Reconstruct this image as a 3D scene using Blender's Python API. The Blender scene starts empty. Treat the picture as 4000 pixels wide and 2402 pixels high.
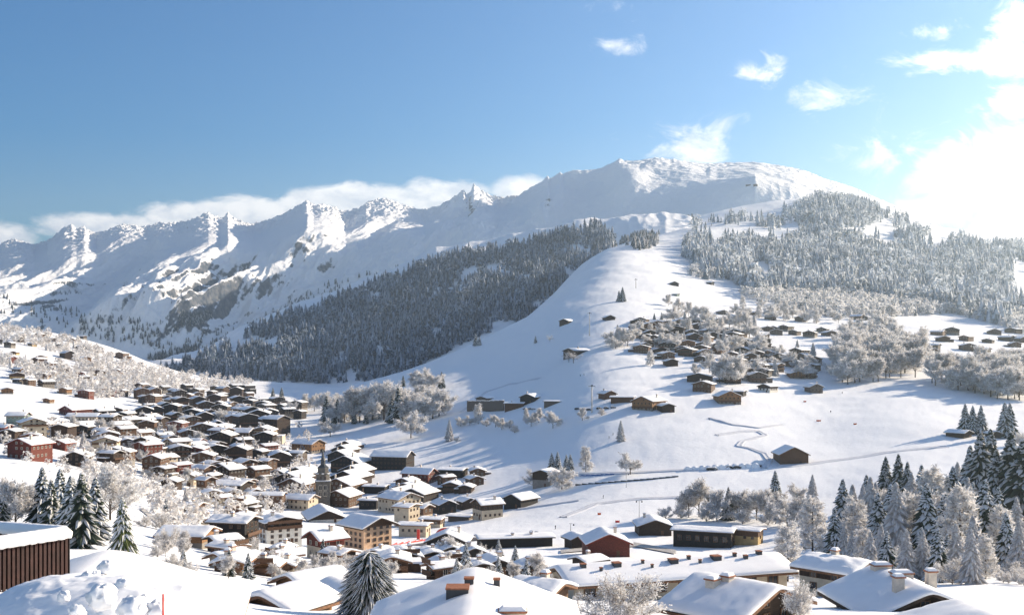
import bpy, math, random
import numpy as np
from mathutils import Vector, Matrix
C = bpy.context.scene
COL = C.collection
R = math.radians
# ------------------------------------------------------------------ camera, sky, sun, exposure
F, YH = 4289.0, 1380.0          # focal length and horizon row, in units of a 4000-wide frame
cam = bpy.data.cameras.new("camera"); camo = bpy.data.objects.new("camera", cam); COL.objects.link(camo)
cam.lens = 36 * F / 4000; cam.sensor_width = 36; cam.shift_y = (YH - 1201) / 4000
cam.clip_start = 0.5; cam.clip_end = 60000
camo.location = (0, 0, 0); camo.rotation_euler = (R(90), 0, 0)
C.camera = camo
SUN_AZ, SUN_EL = R(61), R(20.5)   # azimuth clockwise from the view direction (+Y)
sd = Vector((math.sin(SUN_AZ) * math.cos(SUN_EL), math.cos(SUN_AZ) * math.cos(SUN_EL), math.sin(SUN_EL)))
sl = bpy.data.lights.new("sun", 'SUN'); so = bpy.data.objects.new("sun", sl); COL.objects.link(so)
sl.energy = 5.0; sl.angle = R(0.5); sl.color = (1.0, 0.835, 0.635)
so.rotation_euler = (-sd).to_track_quat('-Z', 'Y').to_euler()
so.location = (300, 200, 500)
C.view_settings.view_transform = 'Standard'; C.view_settings.look = 'None'
C.view_settings.exposure = 1.28; C.view_settings.gamma = 1.0
C.view_settings.use_curve_mapping = False
try:
    C.cycles.use_denoising = True; C.cycles.max_bounces = 5; C.cycles.diffuse_bounces = 3
    C.cycles.volume_bounces = 0; C.cycles.transparent_max_bounces = 8; C.cycles.caustics_reflective = False
    C.cycles.caustics_refractive = False
except Exception: pass

class NT:
    """small helper for building node trees"""
    def __init__(s, nt): s.nt = nt; s.n = nt.nodes; s.l = nt.links
    def new(s, t, **kw):
        nd = s.n.new(t)
        for k, v in kw.items(): setattr(nd, k, v)
        return nd
    def set(s, sock, v):
        if isinstance(v, bpy.types.NodeSocket): s.l.new(v, sock)
        else: sock.default_value = v
    def m(s, op, a, b=None, c=None, clamp=False):
        nd = s.new('ShaderNodeMath', operation=op, use_clamp=clamp)
        s.set(nd.inputs[0], a)
        if b is not None: s.set(nd.inputs[1], b)
        if c is not None: s.set(nd.inputs[2], c)
        return nd.outputs[0]
    def mr(s, v, a, b, c=0.0, d=1.0, smooth=True):
        nd = s.new('ShaderNodeMapRange', interpolation_type='SMOOTHSTEP' if smooth else 'LINEAR')
        s.set(nd.inputs[0], v)
        for i, q in enumerate((a, b, c, d)): s.set(nd.inputs[i + 1], q)
        return nd.outputs[0]
    def mix(s, f, a, b, typ='MIX'):
        nd = s.new('ShaderNodeMix', data_type='RGBA', blend_type=typ)
        s.set(nd.inputs[0], f); s.set(nd.inputs[6], a); s.set(nd.inputs[7], b)
        return nd.outputs[2]
    def noise(s, vec, scale, detail=4, rough=0.55, dim='3D', dist=0.0):
        nd = s.new('ShaderNodeTexNoise', noise_dimensions=dim)
        if vec is not None: s.l.new(vec, nd.inputs['Vector'])
        nd.inputs['Scale'].default_value = scale; nd.inputs['Detail'].default_value = detail
        nd.inputs['Roughness'].default_value = rough; nd.inputs['Distortion'].default_value = dist
        return nd.outputs[0]

def rgb(h):                      # sRGB hex -> linear
    v = [int(h[i:i + 2], 16) / 255 for i in (0, 2, 4)]
    return tuple((x / 12.92 if x <= 0.04045 else ((x + 0.055) / 1.055) ** 2.4) for x in v) + (1,)

def build_world():
    w = bpy.data.worlds.new("World"); C.world = w; w.use_nodes = True
    t = NT(w.node_tree); t.n.clear()
    out = t.new('ShaderNodeOutputWorld'); bg = t.new('ShaderNodeBackground')
    sky = t.new('ShaderNodeTexSky', sky_type='NISHITA'); sky.sun_disc = False
    sky.sun_elevation = SUN_EL; sky.sun_rotation = SUN_AZ
    sky.altitude = 1200; sky.air_density = 1.15; sky.dust_density = 1.0; sky.ozone_density = 3.0
    geo = t.new('ShaderNodeTexCoord'); sep = t.new('ShaderNodeSeparateXYZ'); t.l.new(geo.outputs['Generated'], sep.inputs[0])
    x, y, z = sep.outputs
    yy = t.m('MAXIMUM', y, 0.05)
    px = t.m('MULTIPLY_ADD', t.m('DIVIDE', x, yy), F / 1000, 2.0)
    py = t.m('MULTIPLY_ADD', t.m('DIVIDE', z, yy), -F / 1000, YH / 1000)
    comb = t.new('ShaderNodeCombineXYZ'); t.l.new(px, comb.inputs[0]); t.l.new(t.m('MULTIPLY', py, 1.7), comb.inputs[1])
    vec = comb.outputs[0]
    wob = t.noise(vec, 2.3, 3, 0.5); 
    n = t.noise(vec, 4.2, 10, 0.66, dist=0.6)
    def blob(cx, cy, rx, ry, wgt=1.0):
        a = t.m('DIVIDE', t.m('SUBTRACT', px, cx), rx); b = t.m('DIVIDE', t.m('SUBTRACT', py, cy), ry)
        d = t.m('SQRT', t.m('ADD', t.m('MULTIPLY', a, a), t.m('MULTIPLY', b, b)))
        return t.m('MULTIPLY', t.m('SUBTRACT', 1.15, d), wgt)
    thick = [(4.02, .64, .26, .24, 1.5), (3.76, .72, .22, .13, 1.4), (3.64, .83, .20, .09, 1.3), (3.97, .42, .16, .09, 1.1), (3.98, .10, .11, .10, 1.2),
             (3.75, .235, .24, .055, 1.2), (3.93, .22, .16, .09, 1.3), (3.80, 1.0, .35, .12, 1.2)]
    soft = [(2.68, .575, .19, .075, 1.0), (2.97, .305, .11, .05, .75), (3.22, .38, .13, .065, .62), (2.41, .03, .10, .05, .7), (2.40, .175, .07, .03, .45),
            (2.8, .49, .09, .04, .42), (3.68, .12, .09, .035, .6), (3.4, .6, .12, .09, .35)]
    bank = [(.90, .85, .38, .08, 1.25), (1.40, .80, .34, .08, 1.35), (1.73, .78, .18, .085, 1.35), (2.06, .755, .13, .075, 1.3), (.40, .885, .26, .06, 1.25),
            (0., .93, .14, .07, .8), (1.1, .88, .4, .07, 1.0)]
    def mx(lst):
        o = None
        for b in lst:
            q = blob(*b); o = q if o is None else t.m('MAXIMUM', o, q)
        return o
    wn = t.m('SUBTRACT', n, 0.5)
    d1 = t.mr(t.m('MULTIPLY_ADD', wn, 3.6, mx(thick)), 0.0, 0.95)
    d2 = t.mr(t.m('MULTIPLY_ADD', wn, 4.6, mx(soft)), 0.0, 1.35)
    d3 = t.mr(t.m('MULTIPLY_ADD', wn, 2.0, mx(bank)), -0.02, 0.6)
    a = t.m('MAXIMUM', d1, t.m('MULTIPLY', d2, 0.96)); a = t.m('MAXIMUM', a, d3)
    a = t.m('MULTIPLY', a, t.m('GREATER_THAN', y, 0.06))
    # unseen broken cloud added overhead and behind the camera as fill light
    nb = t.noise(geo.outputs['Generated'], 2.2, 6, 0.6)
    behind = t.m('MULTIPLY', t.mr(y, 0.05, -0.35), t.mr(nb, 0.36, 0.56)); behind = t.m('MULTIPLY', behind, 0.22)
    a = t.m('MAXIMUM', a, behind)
    hsv = t.new('ShaderNodeHueSaturation'); hsv.inputs['Saturation'].default_value = SKY_SAT; gm = t.new('ShaderNodeGamma'); gm.inputs[1].default_value = 1.2; t.l.new(t.mix(1.0, sky.outputs[0], (.125, .125, .125, 1), 'MULTIPLY'), gm.inputs[0]); t.l.new(t.mix(1.0, gm.outputs[0], (8.1, 8.05, 8.3, 1), 'MULTIPLY'), hsv.inputs['Color'])
    hsv.inputs['Hue'].default_value = 0.5
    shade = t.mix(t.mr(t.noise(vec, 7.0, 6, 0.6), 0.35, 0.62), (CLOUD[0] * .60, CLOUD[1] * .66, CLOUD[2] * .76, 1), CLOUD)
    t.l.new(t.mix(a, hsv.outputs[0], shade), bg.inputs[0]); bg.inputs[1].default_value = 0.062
    t.l.new(bg.outputs[0], out.inputs[0])
    w.cycles.sampling_method = 'MANUAL'; w.cycles.sample_map_resolution = 512
SKY_SAT = 1.5
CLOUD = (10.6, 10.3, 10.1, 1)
build_world()

# ------------------------------------------------------------------ numeric helpers
_rs = np.random.RandomState(7); _perm = _rs.permutation(4096); _ang = _rs.rand(4096) * 2 * np.pi
_gx, _gy = np.cos(_ang), np.sin(_ang)
def perlin(x, y, seed=0):
    x = np.asarray(x, float); y = np.asarray(y, float)
    xi = np.floor(x).astype(np.int64); yi = np.floor(y).astype(np.int64); fx = x - xi; fy = y - yi
    def g(ix, iy, dx, dy):
        h = _perm[(_perm[(ix + seed * 131) & 4095] + iy * 7 + seed * 17) & 4095]
        return _gx[h] * dx + _gy[h] * dy
    u = fx * fx * fx * (fx * (fx * 6 - 15) + 10); v = fy * fy * fy * (fy * (fy * 6 - 15) + 10)
    a = g(xi, yi, fx, fy); b = g(xi + 1, yi, fx - 1, fy); c = g(xi, yi + 1, fx, fy - 1); d = g(xi + 1, yi + 1, fx - 1, fy - 1)
    return (a + u * (b - a)) * (1 - v) + (c + u * (d - c)) * v
def fbm(x, y, oct=5, seed=0, gain=0.5, lac=2.03):
    s = 0; a = 1.0
    for i in range(oct):
        s = s + a * perlin(x, y, seed + i); x = x * lac + 3.7; y = y * lac - 1.3; a *= gain
    return s
def ridged(x, y, oct=5, seed=0, gain=0.5, lac=2.05):
    s = 0; a = 1.0
    for i in range(oct):
        s = s + a * (1 - 2.2 * np.abs(perlin(x, y, seed + i))); x = x * lac + 5.1; y = y * lac + 2.9; a *= gain
    return s
def pchip(xk, yk, x):
    """monotone cubic interpolation; yk may be (n, m)"""
    xk = np.asarray(xk, float); yk = np.asarray(yk, float); h = np.diff(xk)
    if yk.ndim == 1: yk = yk[:, None]; flat = True
    else: flat = False
    d = np.diff(yk, axis=0) / h[:, None]; m = np.zeros_like(yk)
    w1 = (2 * h[1:] + h[:-1])[:, None]; w2 = (h[1:] + 2 * h[:-1])[:, None]
    with np.errstate(divide='ignore', invalid='ignore'):
        hm = (w1 + w2) / (w1 / d[:-1] + w2 / d[1:])
    m[1:-1] = np.where(d[:-1] * d[1:] > 0, hm, 0); m[0] = d[0]; m[-1] = d[-1]
    x = np.clip(np.asarray(x, float), xk[0], xk[-1]); i = np.clip(np.searchsorted(xk, x, 'right') - 1, 0, len(h) - 1)
    t = ((x - xk[i]) / h[i])[:, None]; H = h[i][:, None]
    r = (2*t**3 - 3*t**2 + 1) * yk[i] + (t**3 - 2*t**2 + t) * H * m[i] + (-2*t**3 + 3*t**2) * yk[i+1] + (t**3 - t**2) * H * m[i+1]
    return r[:, 0] if flat else r

def mesh_obj(name, V, Fc, mats, parent=None, mi=None, smooth=False):
    """link vertices and faces as ONE mesh object"""
    me = bpy.data.meshes.new(name)
    if isinstance(V, np.ndarray) and isinstance(Fc, np.ndarray):
        k = Fc.shape[1]
        me.vertices.add(len(V)); me.vertices.foreach_set("co", V.astype(np.float32).ravel())
        me.loops.add(Fc.size); me.loops.foreach_set("vertex_index", Fc.astype(np.int32).ravel())
        me.polygons.add(len(Fc)); me.polygons.foreach_set("loop_start", np.arange(0, Fc.size, k, dtype=np.int32))
        me.update(calc_edges=True)
    else:
        me.from_pydata([tuple(v) for v in V], [], [tuple(f) for f in Fc])
    for mt in (mats if isinstance(mats, (list, tuple)) else [mats]): me.materials.append(mt)
    if mi is not None: me.polygons.foreach_set("material_index", np.asarray(mi, dtype=np.int32))
    if smooth: me.polygons.foreach_set("use_smooth", np.ones(len(me.polygons), dtype=bool))
    me.validate(); me.update()
    o = bpy.data.objects.new(name, me); COL.objects.link(o)
    if parent is not None: o.parent = parent
    return o
def tag(o, label=None, cat=None, group=None, kind=None):
    if label: o["label"] = label
    if cat: o["category"] = cat
    if group: o["group"] = group
    if kind: o["kind"] = kind
    return o

# ------------------------------------------------------------------ materials
def mat(name, col, rough=0.8, var=0.0, vscale=1.0, bump=0.0, bscale=None, spec=0.3, wave=None, trans=0.0):
    mt = bpy.data.materials.new(name); mt.use_nodes = True; t = NT(mt.node_tree)
    b = t.n['Principled BSDF']; b.inputs['Roughness'].default_value = rough; b.inputs['Specular IOR Level'].default_value = spec
    tc = t.new('ShaderNodeTexCoord'); v = tc.outputs['Object']
    c = col
    if var:
        n = t.noise(v, vscale, 6, 0.6)
        c = t.mix(t.mr(n, 0.3, 0.7), tuple(x * (1 - var) for x in col[:3]) + (1,), tuple(min(1, x * (1 + var)) for x in col[:3]) + (1,))
    if wave:                     # boards: (axis, scale)
        wv = t.new('ShaderNodeTexWave', wave_type='BANDS', bands_direction=wave[0]); t.l.new(v, wv.inputs[0])
        wv.inputs['Scale'].default_value = wave[1]; wv.inputs['Distortion'].default_value = 0.3
        c = t.mix(t.mr(wv.outputs[1], 0.0, 0.25, 0.55, 0.0), c, tuple(x * 0.35 for x in col[:3]) + (1,))
    t.set(b.inputs['Base Color'], c)
    if trans:                    # frost and snow on twigs let light through
        tr = t.new('ShaderNodeBsdfTranslucent'); t.set(tr.inputs[0], c); mx = t.new('ShaderNodeMixShader'); mx.inputs[0].default_value = trans
        t.l.new(b.outputs[0], mx.inputs[1]); t.l.new(tr.outputs[0], mx.inputs[2]); t.l.new(mx.outputs[0], t.n['Material Output'].inputs[0])
    if bump:
        n2 = t.noise(v, bscale or vscale, 5, 0.6); bp = t.new('ShaderNodeBump'); bp.inputs[0].default_value = bump
        t.l.new(n2, bp.inputs['Height']); t.l.new(bp.outputs[0], b.inputs['Normal'])
    return mt
SNOW = (0.86, 0.87, 0.88, 1)
def terrain_mat(name, rock_col, rock_col2, scale, slope0, slope1, bump=0.4, grain=0.25, speck=None):
    """snow that gives way to rock where the ground is steep or where the 'rock' attribute says so"""
    mt = bpy.data.materials.new(name); mt.use_nodes = True; t = NT(mt.node_tree); b = t.n['Principled BSDF']
    b.inputs['Roughness'].default_value = 0.75; b.inputs['Specular IOR Level'].default_value = 0.15
    tc = t.new('ShaderNodeTexCoord'); v = tc.outputs['Object']; geo = t.new('ShaderNodeNewGeometry')
    sp = t.new('ShaderNodeSeparateXYZ'); t.l.new(geo.outputs['Normal'], sp.inputs[0])
    n = t.noise(v, scale, 8, 0.65); n3 = t.noise(v, scale * 7, 5, 0.7)
    at = t.new('ShaderNodeAttribute', attribute_name='rock')
    st = t.m('SUBTRACT', 1.0, sp.outputs[2])
    s = t.m('ADD', t.m('MULTIPLY_ADD', t.m('SUBTRACT', n, 0.5), 0.55, st), t.m('MULTIPLY', at.outputs['Fac'], 0.40))
    s = t.m('MULTIPLY_ADD', t.m('SUBTRACT', n3, 0.5), 0.5, s)
    fac = t.mr(s, slope0, slope1)
    rc = t.mix(t.mr(n3, 0.35, 0.65), rock_col, rock_col2)
    t.l.new(t.mix(fac, SNOW, rc), b.inputs['Base Color'])
    bp = t.new('ShaderNodeBump'); bp.inputs[0].default_value = bump; bp.inputs['Distance'].default_value = grain / scale
    t.l.new(t.noise(v, scale * 3, 7, 0.6), bp.inputs['Height']); t.l.new(bp.outputs[0], b.inputs['Normal'])
    return mt

# ------------------------------------------------------------------ the ground: one sheet in depth rows, profiles read along sight lines
ROWS = [18, 40, 60, 100, 150, 220, 300, 400, 500, 600, 700, 850, 1000, 1300, 1700, 2200, 2800, 3600, 4300]
PROF = {
 -500: [2700, 2420, 2300, 2240, 2170, 2070, 1970, 1870, 1780, 1710, 1650, 1580, 1520, 1400, 1300, 1235, 1255, 1290, 1310],
 0:    [2650, 2330, 2290, 2240, 2180, 2100, 1990, 1890, 1800, 1730, 1670, 1610, 1555, 1440, 1340, 1275, 1290, 1330, 1350],
 400:  [2700, 2420, 2350, 2260, 2200, 2120, 2040, 1950, 1880, 1810, 1750, 1680, 1610, 1525, 1425, 1350, 1380, 1410, 1420],
 800:  [2800, 2520, 2440, 2340, 2260, 2195, 2130, 2060, 1990, 1920, 1840, 1745, 1670, 1590, 1525, 1482, 1490, 1480, 1470],
 1200: [2850, 2590, 2500, 2400, 2320, 2255, 2200, 2130, 2060, 1990, 1890, 1785, 1700, 1610, 1550, 1510, 1495, 1480, 1470],
 1600: [2850, 2600, 2510, 2420, 2330, 2265, 2210, 2150, 2080, 2000, 1890, 1760, 1650, 1500, 1447, 1500, 1510, 1500, 1480],
 2000: [2850, 2600, 2520, 2430, 2345, 2275, 2215, 2140, 2050, 1950, 1830, 1670, 1560, 1400, 1272, 1300, 1330, 1350, 1350],
 2400: [2850, 2600, 2520, 2440, 2360, 2285, 2220, 2130, 2010, 1860, 1700, 1520, 1410, 1250, 1110, 985, 960, 1010, 1050],
 2800: [2850, 2600, 2530, 2440, 2365, 2290, 2230, 2130, 2000, 1830, 1670, 1520, 1415, 1290, 1160, 1040, 910, 830, 830],
 3200: [2850, 2590, 2510, 2410, 2340, 2275, 2200, 2090, 1970, 1820, 1690, 1550, 1445, 1320, 1215, 1090, 940, 775, 790],
 3600: [2850, 2590, 2510, 2410, 2330, 2250, 2160, 2030, 1900, 1780, 1660, 1530, 1440, 1325, 1240, 1130, 1010, 880, 890],
 4000: [2800, 2560, 2480, 2400, 2320, 2240, 2150, 2010, 1880, 1760, 1660, 1540, 1450, 1355, 1280, 1170, 1070, 965, 970],
 4500: [2800, 2560, 2480, 2390, 2310, 2230, 2130, 1990, 1850, 1740, 1640, 1530, 1450, 1360, 1300, 1220, 1150, 1080, 1080]}
class Sheet:
    """a height field on (column u, row of depth): knows where a sight line first meets it"""
    def __init__(s, U, X, Y, Z): s.U, s.X, s.Y, s.Z = U, X, Y, Z; s.P = YH - Z / Y * F
    def build(s, name, mt, rock=None):
        nc, nr = s.X.shape; V = np.stack([s.X, s.Y, s.Z], -1).reshape(-1, 3)
        i, j = np.meshgrid(np.arange(nc - 1), np.arange(nr - 1), indexing='ij'); a = (i * nr + j).ravel()
        o = mesh_obj(name, V, np.stack([a, a + nr, a + nr + 1, a + 1], -1), mt, smooth=True)
        if rock is not None:
            at = o.data.attributes.new('rock', 'FLOAT', 'POINT'); at.data.foreach_set('value', rock.astype(np.float32).ravel())
        return o
    def at(s, px, py, far=False):
        """world point where the sight line through (px, py) meets the sheet"""
        c = np.interp(px, s.U, np.arange(len(s.U))); i = min(int(c), len(s.U) - 2); f = c - i
        P = s.P[i] * (1 - f) + s.P[i + 1] * f; Y = s.Y[i] * (1 - f) + s.Y[i + 1] * f
        k = np.where((P[:-1] >= py) & (P[1:] < py))[0]
        if len(k) == 0: k = [int(np.argmin(np.abs(P[:-1] - py)))]; q = 0.0
        else: q = None
        k = k[-1] if far else k[0]
        if q is None: q = (P[k] - py) / (P[k] - P[k + 1])
        y = Y[k] * (1 - q) + Y[k + 1] * q; p = P[k] * (1 - q) + P[k + 1] * q
        return Vector(((px - 2000) / F * y, y, (YH - p) / F * y))
    def z(s, X, Y):
        """height at a ground position"""
        u = 2000 + X / Y * F
        c = np.interp(u, s.U, np.arange(len(s.U))); i = min(int(c), len(s.U) - 2); f = c - i
        return float(np.interp(Y, s.Y[i], s.Z[i]) * (1 - f) + np.interp(Y, s.Y[i + 1], s.Z[i + 1]) * f)

def make_ground():
    U = np.arange(-700, 4701, 6.0); st = sorted(PROF)
    Yr = np.exp(np.linspace(math.log(18), math.log(4300), 620))
    tab = np.array([PROF[k] for k in st], float)              # stations x rows
    zt = (YH - tab) / F * np.array(ROWS)[None]
    zr = np.stack([pchip(np.log(ROWS), zt[i], np.log(Yr)) for i in range(len(st))])    # stations x fine rows
    Z = pchip(st, zr, U)
    # soften the seams between stations
    k = np.ones(41) / 41.0
    Zp = np.pad(Z, ((20, 20), (0, 0)), 'edge'); Z = np.stack([np.convolve(Zp[:, j], k, 'valid') for j in range(Z.shape[1])], 1)
    Y = np.repeat(Yr[None], len(U), 0); X = (U[:, None] - 2000) / F * Y
    amp = np.clip((Y - 250) / 500, 0, 1)
    Z = Z + amp * 2.2 * fbm(X / 150, Y / 210, 3, 3) + 0.22 * fbm(X / 14, Y / 14, 4, 9) * np.clip(Y / 200, .3, 1.3)
    Z = Z + amp * 0.8 * ridged(X / 75, Y / 50, 4, 33, .55) * np.clip((Y - 500) / 400, 0, 1)
    Z = Z + 9 * np.clip((Y - 1300) / 900, 0, 1) * fbm(X / 230, Y / 330, 4, 21)
    return Sheet(U, X, Y, Z)
GROUND = make_ground()

# ------------------------------------------------------------------ mountains: crest lines with real distances, lofted and carved
def loft(contours, u0, u1, nc, nr, carve=None, soft=True):
    """contours near->far, each a list of (px, py, distance)"""
    U = np.linspace(u0, u1, nc); K = len(contours); ys = []; ds = []
    for c in contours:
        c = np.array(c, float); ys.append(np.interp(U, c[:, 0], c[:, 1])); ds.append(np.interp(U, c[:, 0], c[:, 2]))
    ys = np.array(ys); ds = np.array(ds); zs = (YH - ys) / F * ds
    tk = np.linspace(0, 1, K); t = np.linspace(0, 1, nr)
    Yd = pchip(tk, ds, t).T; Z = pchip(tk, zs, t).T
    X = (U[:, None] - 2000) / F * Yd
    T = np.repeat(t[None], nc, 0)
    if carve is not None: X, Yd, Z = carve(X, Yd, Z, T, U)
    return Sheet(U, X, Yd, Z)
RANGE_CREST = [(-900,1000,9500),(-300,990,9400),(0,990,9300),(20,972,9300),(60,966,9300),(110,982,9250),(135,1002,9100),(185,985,8900),(215,950,8800),(250,925,8750),(280,914,8700),(300,928,8700),(330,918,8650),(345,938,8600),(375,962,8600),
 (400,945,8500),(430,925,8500),(480,911,8450),(540,915,8400),(575,926,8350),(620,905,8300),(660,903,8200),(700,912,8150),(750,893,8100),(790,875,8050),(815,868,8050),(840,880,8000),(860,895,8000),(890,868,8300),(930,900,8300),(985,926,8200),
 (1020,918,7700),(1100,880,7600),(1160,845,7500),(1200,824,7450),(1225,838,7450),(1260,836,7400),(1300,845,7400),(1350,888,7400),(1370,880,7900),(1430,828,8000),(1500,812,8000),(1600,848,7900),(1660,880,7800),(1720,852,7600),
 (1780,805,7500),(1810,782,7500),(1830,800,7450),(1850,760,8200),(1890,785,8200),(1935,820,8000),(1960,825,7000),(2000,812,6600),(2060,780,6400),(2100,750,6300),(2140,716,6200),(2148,728,6200),(2190,700,6200),(2200,712,6200),(2240,688,6100),(2320,690,6000),(2370,676,5800),(2418,640,5600),
 (2440,652,5700),(2500,660,5800),(2560,637,5700),(2600,641,5700),(2650,650,5700),(2700,662,5700),(2760,680,5700),(2775,668,5900),(2860,668,6000),(2960,664,6000),(3020,678,6000),(3080,684,5900),(3150,696,5800),(3190,712,5700),(3205,745,5600),(3255,734,5800),(3340,765,5600),(3450,810,5400),(3700,930,5200),(4200,1010,5000),(5000,1060,5000)]
RANGE_RES = []
def range_contours():
    base = [(-900,1500,4200),(0,1490,4300),(600,1480,4300),(1000,1480,4300),(1400,1470,4300),(2000,1400,4300),(2400,1150,4200),(2700,980,4000),(3200,900,4000),(5000,1100,4000)]
    low = [(-900,1330,5000),(0,1330,5000),(300,1340,4900),(600,1345,4900),(900,1330,4900),(1200,1270,4900),(1500,1180,4900),(1900,1040,4800),(2200,960,4700),(2500,890,4500),(2750,810,4300),(2950,728,4250),(3100,745,4300),(3250,790,4300),(3500,880,4300),(5000,1090,4300)]
    mid = [(-900,1160,7000),(0,1150,6900),(250,1120,6700),(600,1120,6500),(900,1060,6300),(1200,1000,6100),(1500,980,6200),(1800,920,6200),(2100,850,5600),(2400,760,5100),(2600,745,5000),(2800,735,4900),(2950,726,4700),(3100,742,4700),(3300,790,4800),(3600,900,4800),(5000,1075,4700)]
    cx = np.arange(-900, 5001, 10.0); ca = np.array(RANGE_CREST, float); cy = np.interp(cx, ca[:, 0], ca[:, 1]); k = np.hanning(31); k /= k.sum()
    cs = np.convolve(np.pad(cy, 15, 'edge'), k, 'valid'); cd = np.interp(cx, ca[:, 0], ca[:, 2]); cd = np.convolve(np.pad(cd, 15, 'edge'), k, 'valid'); crest = list(zip(cx, cs, cd))
    back = [(a, b + 130, c + 1300) for a, b, c in crest]
    RANGE_RES[:] = [cx, cs - cy]
    return [base, low, mid, crest, back]
def carve_range(X, Y, Z, T, U):
    # spurs that run down to the left, sharp crests, smaller gullies; quiet near the crest line
    env = np.clip(T / 0.12, 0, 1) * np.clip((0.80 - T) / 0.22, 0.10, 1); Z0 = Z; P0 = YH - Z / Y * F
    left = np.clip((2300 - U) / 500, 0.0, 1)[:, None]
    s = (X - 0.9 * Z) / 900.0; q = (X + 0.9 * Z) / 2600.0
    r = ridged(s, q + Y / 5000, 5, 31, 0.52)
    Z = Z + env * (0.35 + 0.65 * left) * 120 * (r - 0.5)
    Z = Z + env * left * 55 * ridged((X - 0.7 * Z) / 260, (X + Z) / 700, 4, 47)
    # slope bulges added to catch the sun in bright patches: (px, py, radius, push)
    P = YH - Z / Y * F
    u = np.repeat(U[:, None], Z.shape[1], 1)
    for cx, cy, rx, ry, h, sl in SUN_BULGES:
        du = (u - cx) + sl * (P - cy); dv = (P - cy)
        g = np.exp(-(du / rx) ** 2 - (dv / ry) ** 2) * (T < 0.77)
        Z = Z + h * g
    fine = ridged(X / 150 + Z / 170, Y / 190, 6, 63, .58)
    crag = np.clip((T - .42) / .2, 0.35, 1) * np.clip((0.90 - T) / 0.1, 0.35, 1)
    Z = Z + (34 + 26 * np.exp(-((T - .73) / .05) ** 2)) * (fine - .35) * crag * (0.22 + 0.78 * left)
    g = np.exp(-(((u - 2470) + .2 * (P - 700)) / 55) ** 2 - ((P - 705) / 70) ** 2); Z = Z + 90 * g * (T < .77)
    # keep the skyline where it is: relief fades out towards the crest line
    cr = np.interp(U, [c[0] for c in RANGE_CREST], [c[1] for c in RANGE_CREST])[:, None]; d = Z - Z0
    dm = np.maximum(0.8 * (P0 - cr) / F * Y, 0) + 16; Z = Z0 + np.where(d > 0, dm * np.tanh(d / dm), d)
    Z = Z + .55 * np.interp(U, RANGE_RES[0], RANGE_RES[1])[:, None] / F * Y * np.exp(-((T - .745) / np.where(T < .745, .05, .03)) ** 2)
    cz = np.exp(-((T - .70) / .13) ** 2) * (.2 + .8 * left); Z = Z + cz * (26 * (ridged(X / 105 + Y / 900, Y / 130, 5, 64, .6) - .55) + 20 * np.clip(ridged((X - .6 * Z) / 60, Y / 200, 3, 65) - .6, 0, 1))
    return X, Y, Z
SUN_BULGES = [(300,1040,90,90,80,0.5),(700,960,150,90,150,0.6),(1170,930,130,140,230,0.7),(890,1050,160,120,230,0.8),(660,1180,170,140,300,0.7),(980,1110,120,90,90,0.7),(430,1290,90,50,110,0.4),(1720,870,70,70,160,.5),(2140,790,60,70,110,.6),(480,960,80,60,130,.6)]
RANGE = loft(range_contours(), -900, 4900, 1900, 560, carve_range)
m_range = terrain_mat("alpine_snow_rock", rgb("6a6c70"), rgb("27384a"), 0.006, 0.62, 0.78, 0.8, 0.10)
def rock_attr(S):
    P = S.P; u = np.repeat(S.U[:, None], P.shape[1], 1); r = np.zeros_like(P)
    for cx, cy, rx, ry, h, sl in [(700,1060,240,45,.6,1.3),(520,1110,200,30,.7,1.3),(790,1150,70,60,.7,.6),(1180,960,60,90,.7,.5),(300,960,90,60,.5,.2),(150,1180,140,40,.5,.8),(1300,1050,100,20,.5,.8),(2150,770,50,80,.9,.5),(1130,1230,120,60,.45,.9),(820,900,90,30,.5,0),(2650,760,130,25,.35,.3),(560,1000,50,60,.5,.5),(1700,900,60,60,.6,.6),(800,1250,150,40,.6,.5),(290,945,60,35,.8,.2),(740,905,60,30,.7,.3),(1200,870,60,60,.9,.3),(480,930,60,25,.6,0),(1830,800,40,40,.7,.4),(1260,900,50,70,.7,.6)]:
        du = (u - cx) + sl * (P - cy); r = np.maximum(r, h * np.exp(-(du / rx) ** 2 - ((P - cy) / ry) ** 2))
    st = ridged((S.X - .9 * S.Z) / 130, (S.X + S.Z) / 1100, 4, 91, .6)
    s2 = ridged((S.X - .85 * S.Z) / 75, (S.X + .9 * S.Z) / 900, 4, 92, .6); lf = np.clip((2300 - u) / 400, 0.15, 1)
    return r * np.clip(.25 + .95 * st, 0, 1.3) + lf * .8 * np.clip(s2 - 1.1, 0, .9) * (fbm(S.X / 500, S.Z / 400, 3, 93) > .02)
tag(RANGE.build("mountain_range", m_range, rock_attr(RANGE)), kind="structure")

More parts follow.
